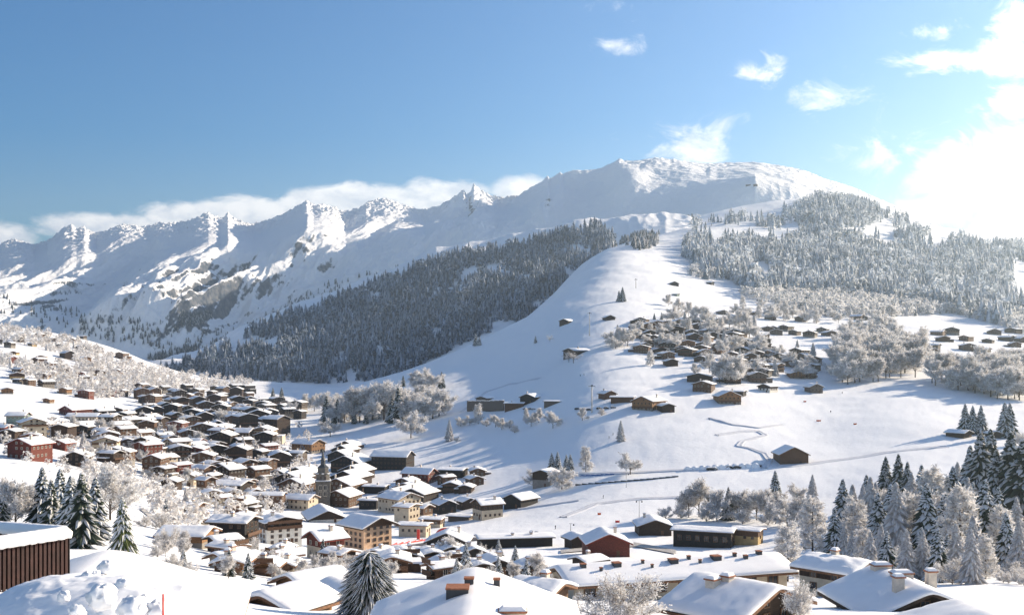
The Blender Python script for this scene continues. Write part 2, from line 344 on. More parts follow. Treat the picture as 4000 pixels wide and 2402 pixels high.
RIDGE_CREST = [(300,1480,3000),(500,1470,3000),(700,1440,3000),(850,1390,3050),(950,1320,3100),(1050,1275,3150),(1150,1235,3200),(1300,1190,3250),(1400,1150,3300),(1480,1115,3300),(1600,1062,3350),(1700,1020,3400),(1800,1000,3400),(1900,985,3400),(2050,960,3400),(2180,930,3400),(2260,905,3400),(2330,900,3400),(2450,900,3300),(2600,860,3300),(2700,880,3300),(2900,1000,3300)]
def ridge_contours():
    base = [(300,1580,2300),(700,1570,2300),(1000,1570,2250),(1300,1570,2200),(1500,1570,2150),(1700,1530,2150),(2000,1420,2200),(2300,1330,2300),(2600,1250,2500),(2900,1300,2500)]
    mid = [(300,1492,2600),(700,1470,2600),(900,1440,2600),(1100,1390,2650),(1300,1350,2700),(1600,1250,2750),(1900,1150,2800),(2200,1060,2850),(2400,1010,2900),(2600,1000,2900),(2900,1100,2900)]
    back = [(a, b + 130, c + 500) for a, b, c in RIDGE_CREST]
    return [base, mid, RIDGE_CREST, back]
def carve_ridge(X, Y, Z, T, U):
    env = np.clip(T / 0.2, 0, 1) * np.clip((0.75 - T) / 0.15, 0.2, 1)
    return X, Y, Z + env * 26 * ridged((X - 0.5 * Y) / 420, (X + Y) / 900, 4, 71)
RIDGE = loft(ridge_contours(), 300, 2900, 520, 200, carve_ridge)
m_hill = terrain_mat("hill_snow", rgb("6f6a66"), rgb("4a4f56"), 0.02, 0.75, 0.95, 0.25, 0.15)
tag(RIDGE.build("forested_hill", m_hill), kind="structure")
m_ground = terrain_mat("ground_snow", rgb("8a8178"), rgb("5d564e"), 0.12, 0.85, 1.05, 0.25, 0.11)
tag(GROUND.build("snowy_ground", m_ground), kind="structure")
def add_haze():
    V = [(x, y, z) for x in (-9000, 9000) for y in (-600, 12500) for z in (-160, 1750)]
    Fc = [(0,1,3,2),(4,6,7,5),(0,4,5,1),(2,3,7,6),(0,2,6,4),(1,5,7,3)]
    mt = bpy.data.materials.new("haze_air"); mt.use_nodes = True; t = NT(mt.node_tree); t.n.clear()
    out = t.new('ShaderNodeOutputMaterial'); pv = t.new('ShaderNodeVolumePrincipled')
    pv.inputs['Color'].default_value = (0.65, 0.84, 1.0, 1); pv.inputs['Density'].default_value = HAZE; pv.inputs['Anisotropy'].default_value = 0.55
    t.l.new(pv.outputs[0], out.inputs['Volume'])
    tag(mesh_obj("haze", V, Fc, mt), "thin bluish winter haze filling the valley air", "haze", kind="stuff")
HAZE = 7.0e-5
add_haze()
# ------------------------------------------------------------------ shared materials
M = {}
M['snow'] = mat("roof_snow", (0.87, 0.875, 0.88, 1), 0.7, 0.02, 0.6, 0.35, 1.3, spec=0.2)
def snow_rough():
    return mat("heap_snow", (0.86, 0.87, 0.885, 1), 0.75, 0.03, 0.8, 0.6, 3.0, spec=0.2)
M['heap'] = snow_rough()
WOOD = {'dark': (0.040, 0.024, 0.016, 1), 'brown': (0.105, 0.055, 0.030, 1), 'honey': (0.24, 0.125, 0.055, 1), 'red': (0.12, 0.026, 0.016, 1), 'grey': (0.13, 0.105, 0.085, 1), 'black': (0.016, 0.014, 0.014, 1)}
for k_, c_ in WOOD.items(): M['w_' + k_] = mat("timber_" + k_, c_, 0.75, 0.35, 2.2, 0.3, 4.0, wave=('Z', 1.6))
PLAS = {'cream': (0.50, 0.42, 0.31, 1), 'peach': (0.60, 0.40, 0.26, 1), 'white': (0.62, 0.59, 0.53, 1), 'stone': (0.22, 0.20, 0.175, 1), 'ochre': (0.42, 0.30, 0.14, 1), 'greygreen': (0.20, 0.25, 0.22, 1)}
for k_, c_ in PLAS.items(): M['p_' + k_] = mat("plaster_" + k_, c_, 0.85, 0.12, 0.9, 0.2, 5.0)
M['roofwood'] = mat("roof_boards", (0.055, 0.035, 0.024, 1), 0.8, 0.3, 2.0, 0.2, 4.0)
M['fascia'] = mat("fascia_wood", (0.17, 0.085, 0.045, 1), 0.75, 0.3, 2.5)
M['redfascia'] = mat("red_fascia", (0.22, 0.035, 0.02, 1), 0.7, 0.2, 2.5)
M['frame'] = mat("window_frame", (0.55, 0.50, 0.42, 1), 0.6, 0.1, 3.0)
M['wframe'] = mat("window_frame_wood", (0.16, 0.085, 0.045, 1), 0.6, 0.2, 3.0)
M['glass'] = mat("window_glass", (0.018, 0.021, 0.026, 1), 0.12, 0.0, spec=0.5)
M['chimney'] = mat("chimney_render", (0.52, 0.47, 0.40, 1), 0.85, 0.15, 2.0, 0.2, 5.0)
M['tile'] = mat("clay_tile", (0.30, 0.12, 0.06, 1), 0.8, 0.3, 4.0)
M['rail'] = mat("balcony_wood", (0.12, 0.062, 0.034, 1), 0.75, 0.3, 3.0, wave=('X', 3.0))
M['metal'] = mat("grey_metal", (0.25, 0.26, 0.27, 1), 0.45, 0.1, 2.0)
M['darkmetal'] = mat("dark_metal", (0.05, 0.055, 0.06, 1), 0.5, 0.1, 2.0)
M['bark'] = mat("bark", (0.075, 0.055, 0.042, 1), 0.9, 0.4, 6.0, 0.4, 12.0)
M['needle'] = mat("spruce_needles", (0.028, 0.040, 0.026, 1), 0.8, 0.5, 9.0)
M['green'] = mat("bright_needles", (0.060, 0.075, 0.022, 1), 0.8, 0.5, 9.0)
M['rust'] = mat("brown_needles", (0.13, 0.075, 0.045, 1), 0.8, 0.4, 9.0)
M['frost'] = mat("frosted_twigs", (0.74, 0.73, 0.72, 1), 0.8, 0.16, 7.0, trans=.35)
M['frostd'] = mat("grey_frosted_twigs", (0.52, 0.49, 0.47, 1), 0.85, 0.25, 7.0, trans=.35)
M['treesnow'] = mat("branch_snow", (0.84, 0.845, 0.85, 1), 0.75, 0.05, 5.0, trans=.3)
M['twig'] = mat("bare_twigs", (0.24, 0.20, 0.17, 1), 0.85, 0.3, 7.0)
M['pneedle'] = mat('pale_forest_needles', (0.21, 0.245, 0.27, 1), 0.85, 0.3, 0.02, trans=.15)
M['mneedle'] = mat('hazed_ridge_needles', (0.040, 0.066, 0.098, 1), 0.85, 0.4, 0.02)  # needle colour shifted towards blue to stand in for distance haze
M['mfrost'] = mat('hazed_ridge_frost', (0.30, 0.345, 0.41, 1), 0.85, 0.3, 0.02, trans=.25)  # frost tinted blue as well, haze put into the colour
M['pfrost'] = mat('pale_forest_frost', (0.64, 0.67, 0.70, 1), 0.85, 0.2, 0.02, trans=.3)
M['fneedle'] = mat("forest_needles", (0.035, 0.050, 0.055, 1), 0.85, 0.5, 0.02)
M['ffrost'] = mat('forest_frost', (0.55, 0.55, 0.56, 1), 0.85, 0.3, 0.02, trans=.4)
M['red'] = mat("red_paint", (0.62, 0.045, 0.03, 1), 0.5, 0.05, 2.0)
M['orange'] = mat("orange_mesh", (0.65, 0.13, 0.03, 1), 0.6, 0.1, 2.0)
M['blue'] = mat("blue_netting", (0.03, 0.11, 0.30, 1), 0.6, 0.1, 2.0)
M['purple'] = mat("purple_cloth", (0.20, 0.05, 0.60, 1), 0.6)
M['dark'] = mat("dark_cloth", (0.02, 0.022, 0.028, 1), 0.8)
M['asphalt'] = mat("wet_asphalt", (0.10, 0.085, 0.08, 1), 0.6, 0.3, 0.5)

class MB:
    def __init__(s): s.v = []; s.f = []; s.m = []
    def add(s, V, Fc, mi=0):
        n = len(s.v); s.v += [tuple(v) for v in V]; s.f += [tuple(i + n for i in f) for f in Fc]; s.m += [mi] * len(Fc)
    def box(s, c, d, mi=0, rz=0.0, taper=1.0):
        cx, cy, cz = c; dx, dy, dz = d[0] / 2, d[1] / 2, d[2] / 2; co, si = math.cos(rz), math.sin(rz); V = []
        for z, t in ((-dz, 1.0), (dz, taper)):
            for x, y in ((-dx, -dy), (dx, -dy), (dx, dy), (-dx, dy)):
                x *= t; y *= t; V.append((cx + x * co - y * si, cy + x * si + y * co, cz + z))
        s.add(V, [(3,2,1,0),(4,5,6,7),(0,1,5,4),(1,2,6,5),(2,3,7,6),(3,0,4,7)], mi)
    def prism(s, poly, y0, y1, mi=0):
        """polygon in x-z pushed along y (counter-clockwise seen from -y)"""
        n = len(poly); V = [(x, y0, z) for x, z in poly] + [(x, y1, z) for x, z in poly]
        s.add(V, [tuple(range(n)), tuple(range(2 * n - 1, n - 1, -1))] + [((i + 1) % n, i, i + n, (i + 1) % n + n) for i in range(n)], mi)
    def lathe(s, prof, n=8, c=(0, 0), mi=0, rot=0.0):
        V = []; Fc = []
        for r, z in prof:
            for i in range(n):
                a = rot + 2 * math.pi * i / n; V.append((c[0] + r * math.cos(a), c[1] + r * math.sin(a), z))
        for k in range(len(prof) - 1):
            for i in range(n): Fc.append((k*n+i, k*n+(i+1)%n, (k+1)*n+(i+1)%n, (k+1)*n+i))
        Fc.append(tuple(range(n - 1, -1, -1))); Fc.append(tuple((len(prof) - 1) * n + i for i in range(n)))
        s.add(V, Fc, mi)
    def tube(s, p, q, r0, r1, n=6, mi=0):
        p = Vector(p); q = Vector(q); d = (q - p).normalized(); a = d.orthogonal().normalized(); b = d.cross(a); V = []
        for c, r in ((p, r0), (q, r1)):
            for i in range(n):
                t = 2 * math.pi * i / n; V.append(c + (a * math.cos(t) + b * math.sin(t)) * r)
        s.add(V, [(i, (i + 1) % n, n + (i + 1) % n, n + i) for i in range(n)] + [tuple(range(n - 1, -1, -1)), tuple(range(n, 2 * n))], mi)
    def obj(s, name, mats, parent=None, smooth=False):
        return mesh_obj(name, s.v, s.f, mats, parent, s.m, smooth)

def empty(name, loc, rz=0.0, scale=(1, 1, 1)):
    o = bpy.data.objects.new(name, None); COL.objects.link(o); o.location = loc; o.rotation_euler = (0, 0, rz); o.scale = scale
    o.empty_display_size = 0.5
    return o

# ------------------------------------------------------------------ houses
def window_mesh(fm):
    b = MB()
    for x in (-0.46, 0.46): b.box((x, -0.05, 0), (0.08, 0.12, 1.0))
    for z in (-0.46, 0.46): b.box((0, -0.05, z), (0.84, 0.12, 0.08))
    b.box((0, -0.04, 0), (0.05, 0.08, 0.84))
    o = b.obj("window", [fm]); me = o.data; bpy.data.objects.remove(o); return me
W_ME = {'light': window_mesh(M['frame']), 'wood': window_mesh(M['wframe'])}
_p = MB(); _p.box((0, -0.015, 0), (0.86, 0.03, 0.86)); _o = _p.obj("pane", [M['glass']]); P_ME = _o.data; bpy.data.objects.remove(_o)
def add_window(root, loc, rz, w, h, kind='light', pane=True):
    f = bpy.data.objects.new("window", W_ME[kind]); COL.objects.link(f); f.parent = root
    f.location = loc; f.rotation_euler = (0, 0, rz); f.scale = (w, 1, h)
    p = bpy.data.objects.new("pane", P_ME); COL.objects.link(p); p.parent = f
    return f
def snow_cap(name, zf, A, B, th, parent, nx=12, ny=10, seed=0, bulge=0.15, lump=0.15, B0=None):
    """a rounded blanket of snow over the roof surface z = zf(a), a in [-A, A], b in [B0, B]"""
    B0 = -B if B0 is None else B0
    ea = np.linspace(-A, A, nx + 1); eb = np.linspace(B0, B, ny + 1)
    # crowd the outermost rows so that the edge is round
    ea[1] = ea[0] + min(0.5, (ea[1]-ea[0])*.5); ea[-2] = ea[-1] - min(0.5, (ea[-1]-ea[-2])*.5); eb[1] = eb[0] + min(0.5, (eb[1]-eb[0])*.5); eb[-2] = eb[-1] - min(0.5, (eb[-1]-eb[-2])*.5)
    a, b = np.meshgrid(ea, eb, indexing='ij')
    e = np.minimum(np.minimum(a - ea[0], ea[-1] - a), np.minimum(b - eb[0], eb[-1] - b))
    n = fbm(a / 3.1 + seed * 7.3, b / 3.1 + seed * 3.1, 3, 5)
    t = th * (0.55 + 0.45 * np.clip(e / 0.6, 0, 1) ** 0.6) * (1 + lump * 2.2 * n)
    t = t + (0.05 * fbm(a * 1.9 + seed, b * 1.1, 4, 15) - 0.04 * np.clip(fbm(a * .5, b * 2.6 + seed, 3, 25) - .15, 0, 1) * 4) * (th > .25)
    z = zf(a) + np.maximum(t, .05)
    out = (e < 1e-6)
    sa = np.where(a <= ea[0], -bulge, np.where(a >= ea[-1], bulge, 0)); sb = np.where(b <= eb[0], -bulge, np.where(b >= eb[-1], bulge, 0))
    wob = 0.12 * th * fbm(a * 1.3 + seed, b * 1.3, 2, 8)
    top = np.stack([a + sa * 0.5 + out * wob, b + sb * 0.5 + out * wob, z], -1).reshape(-1, 3)
    bot = np.stack([a + sa, b + sb, zf(a) + 0.015 - 0.10 * th * (out)], -1).reshape(-1, 3)
    nb = ny + 1; N = len(top); Fc = []
    for i in range(nx):
        for j in range(ny):
            k = i * nb + j; Fc.append((k, k + nb, k + nb + 1, k + 1)); Fc.append((N + k, N + k + 1, N + k + nb + 1, N + k + nb))
    for j in range(ny):
        Fc.append((j + 1, N + j + 1, N + j, j)); k = nx * nb + j; Fc.append((k, N + k, N + k + 1, k + 1))
    for i in range(nx):
        k = i * nb; Fc.append((k, N + k, N + k + nb, k + nb)); k = i * nb + ny; Fc.append((k + nb, N + k + nb, N + k, k))
    return mesh_obj(name, np.concatenate([top, bot]), np.array(Fc), M['snow'], parent, smooth=True)

STY = {  # lower wall, upper wall, share of the lower wall, fascia, window
 'chalet': ('p_cream', 'w_brown', 0.45, 'fascia', 'light'), 'dark': ('w_dark', 'w_dark', 0.4, 'roofwood', 'wood'), 'black': ('w_black', 'w_black', 0.4, 'roofwood', 'wood'),
 'timber': ('w_brown', 'w_brown', 0.3, 'fascia', 'light'), 'honey': ('p_stone', 'w_honey', 0.3, 'fascia', 'wood'), 'red': ('w_red', 'w_red', 0.4, 'redfascia', 'light'),
 'cream': ('p_cream', 'p_cream', 0.8, 'fascia', 'wood'), 'creamwood': ('p_cream', 'w_dark', 0.62, 'fascia', 'wood'), 'peach': ('p_peach', 'w_brown', 0.92, 'roofwood', 'wood'), 'white': ('p_white', 'w_dark', 0.7, 'roofwood', 'wood'),
 'stone': ('p_stone', 'w_dark', 0.5, 'roofwood', 'light'), 'grey': ('w_grey', 'w_grey', 0.4, 'roofwood', 'wood'), 'ochre': ('p_ochre', 'w_brown', 0.6, 'fascia', 'wood'), 'green': ('p_greygreen', 'p_greygreen', 0.7, 'fascia', 'light'),
 'stonewood': ('p_stone', 'w_brown', 0.35, 'fascia', 'light'), 'redcream': ('p_cream', 'w_red', 0.6, 'redfascia', 'light')}
HOUSES = []
def house(px, py, W, H, rot=0, k=1.25, style='chalet', pitch=23, label=None, group=None, cat='chalet', name='chalet', rows=None, wins=True, balc=0, chim=1,
          snow=0.36, oh=1.0, win=(1.1, 1.25), gap=2.6, loc=None, oh_end=None, lump=0.15, skylights=(), sink=4.0, Dk=None, seed=None, apex=None, dims=None, chims=(), wing=False):
    """px, py: foot of the middle of the front; W, H: width and eaves height, both measured in the photograph; rot: how far the gable turns to the right"""
    r = R(rot)
    if apex:                     # (px, py, distance) of the front end of the ridge, with width, length and eaves height in metres
        w, l, h = dims; px, py, D = apex; sink = 12.0
        p = Vector(((px - 2000) / F * D, D, (YH - py) / F * D - h - w / 2 * math.tan(R(pitch)) - snow - .3)); W = w * F / D
    else:
        p = loc or GROUND.at(px, py); D = p.y
        w = W * D / F; h = H * D / F
        w = w / (abs(math.cos(r)) + k * abs(math.sin(r))); l = w * k
    al = math.atan((px - 2000) / F); th = r - al
    # py is the foot of the nearest face: put the centre behind it
    back = 0.5 * (l * abs(math.cos(r)) + w * abs(math.sin(r)))
    cx = p.x + math.sin(al) * back; cy = p.y + math.cos(al) * back
    if apex: cx = p.x - math.sin(th) * l / 2; cy = p.y + math.cos(th) * l / 2
    root = empty(name, (cx, cy, p.z), th)
    tag(root, label, cat, group); HOUSES.append((root, W, px, py)); seed = len(HOUSES) if seed is None else seed
    lo, up, split, fas, wk = STY[style]; A, Bh = w / 2, l / 2; tp = math.tan(R(pitch)); hs = h * split
    b = MB(); b.box((0, 0, (hs - sink) / 2), (w, l, hs + sink)); b.obj("wall", [M[lo]], root)
    e = 0.06 if lo != up else 0.0
    if lo == up: e = -0.003
    b = MB(); b.prism([(-A - e, hs + .002), (A + e, hs + .002), (A + e, h), (0, h + A * tp), (-A - e, h)], -Bh - e, Bh + e); b.obj("upper_wall", [M[up]], root)
    oe = oh if oh_end is None else oh_end
    zr = lambda a: h + 0.04 + (A - np.abs(a)) * tp
    zs = lambda a: h + 0.27 + (A - (np.sqrt(a * a + 0.36) - 0.6 * 0.6)) * tp
    Ao, Bo = A + oh, Bh + oe; t = 0.2
    b = MB()
    for s in (-1, 1):
        q = [(0, zr(0)), (s * Ao, float(zr(Ao))), (s * Ao, float(zr(Ao)) + t), (0, zr(0) + t)]
        b.prism(q if s < 0 else q[::-1], -Bo, Bo, 0)
        for y in (-Bo - .03, Bo):
            q = [(0, zr(0) - .12), (s * Ao, float(zr(Ao)) - .12), (s * Ao, float(zr(Ao)) + t + .02), (0, zr(0) + t + .02)]
            b.prism(q if s < 0 else q[::-1], y, y + .03, 1)
        b.box((s * (Ao + .02), 0, float(zr(Ao)) + .06), (.04, 2 * Bo, .3), 1)
    roof = b.obj("roof", [M['roofwood'], M[fas]], root)
    big = W > 90
    if snow > 0: snow_cap("snow_layer", zs, Ao - .03, Bo - .03, snow, roof, 26 if big else 8, 24 if big else 5, seed, lump=lump)
    rnd = random.Random(seed * 13 + 5)
    for i in range(chim):
        sx = rnd.choice((-1, 1)); x = sx * A * rnd.uniform(.25, .5); y = Bh * rnd.uniform(-.5, .5); z0 = float(zr(x)) - .2; hc = A * tp * 0.55 + 1.1
        b = MB(); s_ = 0.8 if not big else 0.9; b.box((x, y, z0 + hc / 2), (s_, s_, hc), 0); b.box((x, y, z0 + hc + .08), (s_ + .3, s_ + .3, .16), 1); b.box((x, y, z0 + hc + .34), (s_ + .2, s_ + .2, .36), 2, taper=.6)
        b.obj("chimney", [M['chimney'], M['tile'], M['snow']], roof)
    for fx, fy, sx, sy, hc in chims:
        x, y = fx * A, fy * Bh; z0 = float(zs(x)) - .3
        b = MB(); b.box((x, y, z0 + hc / 2), (sx, sy, hc), 0); b.box((x, y, z0 + hc + .07), (sx + .25, sy + .25, .14), 1); b.box((x, y, z0 + hc + .28), (sx + .1, sy + .1, .28), 2, taper=.7)
        b.obj("chimney", [M['chimney'], M['tile'], M['snow']], roof)
    for sx, fy, sz in skylights:
        x = sx * A; z0 = float(zs(x)); b = MB(); b.box((x, fy * Bh, z0 + snow + .05), (sz, sz, .8), 0); b.box((x, fy * Bh, z0 + snow + .5), (sz + .1, sz + .1, .12), 1)
        b.obj("roof_hatch", [M['darkmetal'], M['tile']], roof)
    if wins and W > 34:
        rows = rows or max(1, int(round(h / 2.9))); dz = h / rows; ww, wh = win
        face = []
        if abs(math.cos(r)) * w * F / D > 14: face.append((0, w, Bh + e, True))
        if abs(math.sin(r)) * l * F / D > 14: face.append((90 if rot < 0 else -90, l, A + e, False))
        for ang, wid, dist, gable in face:
            n = max(1, int((wid - 1.0) / gap)); n = min(n, 9)
            nr = rows + (1 if gable and w > 9 else 0)
            for rr in range(nr):
                z = dz * (rr + 0.55); nn = n
                if rr == rows: nn = max(1, n // 2); z = h + A * tp * 0.32
                for c in range(nn):
                    if rnd.random() < 0.10: continue
                    x = (c - (nn - 1) / 2) * (wid - 1.2) / max(n, 1)
                    a = R(ang); d = dist + .01
                    add_window(root, (x * math.cos(a) + d * math.sin(a), x * math.sin(a) - d * math.cos(a), z), a, ww, min(wh, dz * .6), wk)
    for i in range(balc):
        z = hs + .05 + i * h / max(1, (rows or 3)); bw = w * .98
        b = MB(); b.box((0, -Bh - .62, z), (bw, 1.1, .14)); b.box((0, -Bh - 1.12, z + .55), (bw, .06, .8)); b.box((0, -Bh - 1.12, z + 1.02), (bw, .12, .08))
        for x in np.linspace(-bw / 2 + .1, bw / 2 - .1, 4): b.box((x, -Bh - 1.08, z + .5), (.1, .1, 1.0))
        b.obj("balcony", [M['rail']], root)
    if wing:                     # a lower lean-to on the sunny side
        sx = rnd.choice((-1, 1)); ww_ = w * .42; hw = h * .55; b = MB(); b.box((sx * (A + ww_ / 2), Bh * .15, (hw - sink) / 2), (ww_, l * .6, hw + sink)); wg = b.obj("wing", [M[lo]], root)
        b = MB(); b.box((sx * (A + ww_ / 2 + .1), Bh * .15, hw + .12), (ww_ + .5, l * .6 + .8, .24), 0); b.box((sx * (A + ww_ / 2 + .1), Bh * .15, hw + .45), (ww_ + .4, l * .6 + .7, .42), 1, taper=.93); b.obj("wing_roof", [M['roofwood'], M['snow']], wg)
    if W > 60:
        b = MB(); b.box((0, -.04, 1.05), (1.1, .08, 2.1)); d = b.obj("door", [M['w_brown' if lo != 'w_brown' else 'w_dark']], root); d.location = (w * .22, -Bh - .005 - (e if hs < 2 else 0), -.2)
    return root

# ------------------------------------------------------------------ trees: a few models of each kind, copied with their parts
def spruce_mesh(seed, n=150, w=0.20, snow=0.6, sweep=0.5, seg=3, pw=0.85, fine=1.0):
    """unit-height spruce: drooping boughs, needles beneath and a ridge of snow on top"""
    rnd = random.Random(seed); V = []; Fc = []; mi = []
    def quad(a, b, c, d, m):
        k = len(V); V.extend((a, b, c, d)); Fc.append((k, k + 1, k + 2, k + 3)); mi.append(m)
    for i in range(n):
        f = (i + rnd.random()) / n; z = 0.06 + 0.93 * f ** 0.82
        L = w * ((1 - z) ** pw) * rnd.uniform(0.72, 1.18) + 0.012
        a = i * 2.39996 + rnd.uniform(-.4, .4); ca, sa = math.cos(a), math.sin(a)
        wd = fine * (0.024 + 0.014 * (1 - z)) * rnd.uniform(.7, 1.3); up = rnd.uniform(0.0, .25) * L; dr = sweep * rnd.uniform(.7, 1.5)
        pts = []
        for s in range(seg + 1):
            t = s / seg; rr = L * t; zz = z + up * t * (1 - t) * 2 - dr * L * t ** 1.6
            ww = wd * (0.35 + 1.0 * math.sin(math.pi * min(1, .15 + t * .85)) ** .8) * (0.25 if s == seg else 1)
            pts.append((rr, zz, ww))
        sn = rnd.random() < snow; fr = rnd.uniform(.45, 1.0)
        for s in range(seg):
            (r0, z0, w0), (r1, z1, w1) = pts[s], pts[s + 1]
            def P(r, ww, zz): return (r * ca - ww * sa, r * sa + ww * ca, max(0.005, zz))
            for sg in (-1, 1):
                q = (P(r0, 0, z0), P(r1, 0, z1), P(r1, sg * w1, z1 - w1 * 1.15), P(r0, sg * w0, z0 - w0 * 1.15))
                quad(*(q if sg < 0 else q[::-1]), 0)
                if sn:
                    h = .006; q = (P(r0, 0, z0 + h), P(r1 + .004, 0, z1 + h), P(r1 + .004, sg * w1 * fr, z1 - w1 * fr * .8 + h * .4), P(r0, sg * w0 * fr, z0 - w0 * fr * .8 + h * .4))
                    quad(*(q if sg < 0 else q[::-1]), 1)
    me = bpy.data.meshes.new("crown"); me.from_pydata(V, [], Fc); me.polygons.foreach_set("material_index", mi); me.update(); return me
def twig_mesh(seed, n=1300, shape='round', dens=1.0, size=0.05, dark=0.25):
    """unit-height bare crown thick with hoarfrost: limbs, branches and fans of fine twigs"""
    rnd = random.Random(seed); b = MB(); clumps = []
    nl = {'round': 13, 'oval': 10, 'cone': 26, 'bush': 18}[shape]
    for i in range(nl):
        a = i * 2.4 + rnd.uniform(-.4, .4)
        if shape == 'cone': z0 = 0.08 + 0.86 * i / nl; L = 0.24 * (1 - z0) ** .8 + .02; el = rnd.uniform(-.15, .25)
        elif shape == 'bush': z0 = 0.02; L = rnd.uniform(.45, .85); el = rnd.uniform(.45, 1.45)
        elif shape == 'oval': z0 = rnd.uniform(.12, .5); L = rnd.uniform(.3, .52); el = rnd.uniform(.75, 1.35)
        else: z0 = rnd.uniform(.10, .36); L = rnd.uniform(.32, .60); el = rnd.uniform(.10, 1.40)
        d = Vector((math.cos(a) * math.cos(el), math.sin(a) * math.cos(el), math.sin(el))); p = Vector((0, 0, z0)); q = p + d * L
        b.tube(p, q, .008, .003, 4, 2)
        for j in range(int(5 * dens) + 2):
            t = rnd.uniform(.35, 1.0); c = p.lerp(q, t); dd = (d + Vector((rnd.gauss(0, .7), rnd.gauss(0, .7), rnd.gauss(.1, .5)))).normalized() * rnd.uniform(.08, .22)
            if shape == 'cone': dd *= .55
            e = c + dd; b.tube(c, e, .004, .0015, 3, 2); clumps.append((c, e))
    V = b.v; Fc = b.f; mi = b.m
    for i in range(n):
        c, e = rnd.choice(clumps); p = c.lerp(e, rnd.uniform(.2, 1.1)) + Vector((rnd.gauss(0, .028), rnd.gauss(0, .028), rnd.gauss(0, .024)))
        d = (e - c).normalized() + Vector((rnd.gauss(0, .8), rnd.gauss(0, .8), rnd.gauss(0, .7))); d = d.normalized() * size * rnd.uniform(.5, 1.3)
        s = d.orthogonal().normalized() * size * rnd.uniform(.11, .26); s.rotate(Matrix.Rotation(rnd.uniform(0, 6.28), 3, d.normalized()))
        if p.z + d.z < .02 or p.z > 1.02: continue
        k = len(V); V.extend((tuple(p - s), tuple(p + s), tuple(p + d + s * .3), tuple(p + d - s * .3))); Fc.append((k, k + 1, k + 2, k + 3)); mi.append(1 if rnd.random() < dark else 0)
    me = bpy.data.meshes.new("crown"); me.from_pydata([tuple(v) for v in V], [], [tuple(f) for f in Fc]); me.polygons.foreach_set("material_index", mi); me.update(); return me
def trunk_mesh(r0, r1, h, z0=-0.12):
    b = MB(); b.lathe([(r0 * 1.35, z0), (r0, 0.03), (r0 * .8, h * .4), (r1, h)], 7); o = b.obj("trunk", [M['bark']], smooth=True); me = o.data; bpy.data.objects.remove(o); return me
TREE = {}
def model(kind, crowns, mats, trunk):
    for me in crowns:
        for m_ in mats: me.materials.append(M[m_])
    TREE[kind] = (crowns, trunk)
model('spruce', [spruce_mesh(s, 260, .33, .88) for s in (1, 2, 3, 4)], ('needle', 'treesnow'), trunk_mesh(.016, .004, .96))
model('darkspruce', [spruce_mesh(s, 260, .32, .62) for s in (5, 6, 7)], ('needle', 'frost'), trunk_mesh(.016, .004, .96))
model('paintspruce', [spruce_mesh(s, 420, .31, .75, .85, fine=.7) for s in (8, 9)], ('green', 'treesnow'), trunk_mesh(.02, .004, .96))
model('yew', [spruce_mesh(s, 1900, .24, .72, .7, pw=.30, fine=.24) for s in (31, 32)], ('needle', 'treesnow'), trunk_mesh(.02, .004, .9))
model('frostspruce', [spruce_mesh(s, 240, .31, .97, .6) for s in (10, 11, 12)], ('frostd', 'frost'), trunk_mesh(.016, .004, .96))
model('larch', [twig_mesh(s, 4500, 'cone', 1.6, .05, .12) for s in (13, 14)], ('frost', 'frostd', 'twig'), trunk_mesh(.018, .004, .95))
model('frosttree', [twig_mesh(s, 7500, 'round', 4.0, .058, .10) for s in (15, 16, 17, 18)], ('frost', 'frostd', 'twig'), trunk_mesh(.022, .008, .5))
model('talltree', [twig_mesh(s, 6500, 'oval', 3.6, .056, .36) for s in (19, 20, 21)], ('frost', 'frostd', 'twig'), trunk_mesh(.018, .006, .6))
model('bush', [twig_mesh(s, 7000, 'bush', 5, .045, .16) for s in (22, 23, 24)], ('frost', 'frostd', 'twig'), trunk_mesh(.02, .01, .2))
model('twigtree', [twig_mesh(s, 700, 'round', 1.6, .05, .30) for s in (25, 26, 27)], ('frost', 'frostd', 'twig'), trunk_mesh(.022, .008, .5))
TN = {'spruce': 'spruce_tree', 'darkspruce': 'spruce_tree', 'paintspruce': 'spruce_tree', 'yew': 'yew_tree', 'frostspruce': 'spruce_tree', 'larch': 'larch_tree', 'frosttree': 'broadleaf_tree', 'talltree': 'broadleaf_tree', 'bush': 'shrub', 'twigtree': 'broadleaf_tree'}
TREES = []
def tree(px, py, hpx, kind='spruce', label=None, group=None, wide=1.0, sheet=None, loc=None, sink=0.0, hm=None):
    p = loc or (sheet or GROUND).at(px, py); h = hm or hpx * p.y / F; rnd = random.Random(int(px * 31 + py * 17)); crowns, trunk = TREE[kind]
    root = empty(TN[kind], (p.x, p.y, p.z - sink), rnd.uniform(0, 6.28), (h * wide, h * wide, h)); tag(root, label, 'shrub' if kind == 'bush' else 'tree', group)
    for nm, me in (("trunk", trunk), ("crown", rnd.choice(crowns))):
        o = bpy.data.objects.new(nm, me); COL.objects.link(o); o.parent = root
    TREES.append((root, px, py, hpx)); return root
def inside(poly, x, y):
    c = False; n = len(poly)
    for i in range(n):
        (x1, y1), (x2, y2) = poly[i], poly[(i + 1) % n]
        if (y1 > y) != (y2 > y) and x < (x2 - x1) * (y - y1) / (y2 - y1) + x1: c = not c
    return c
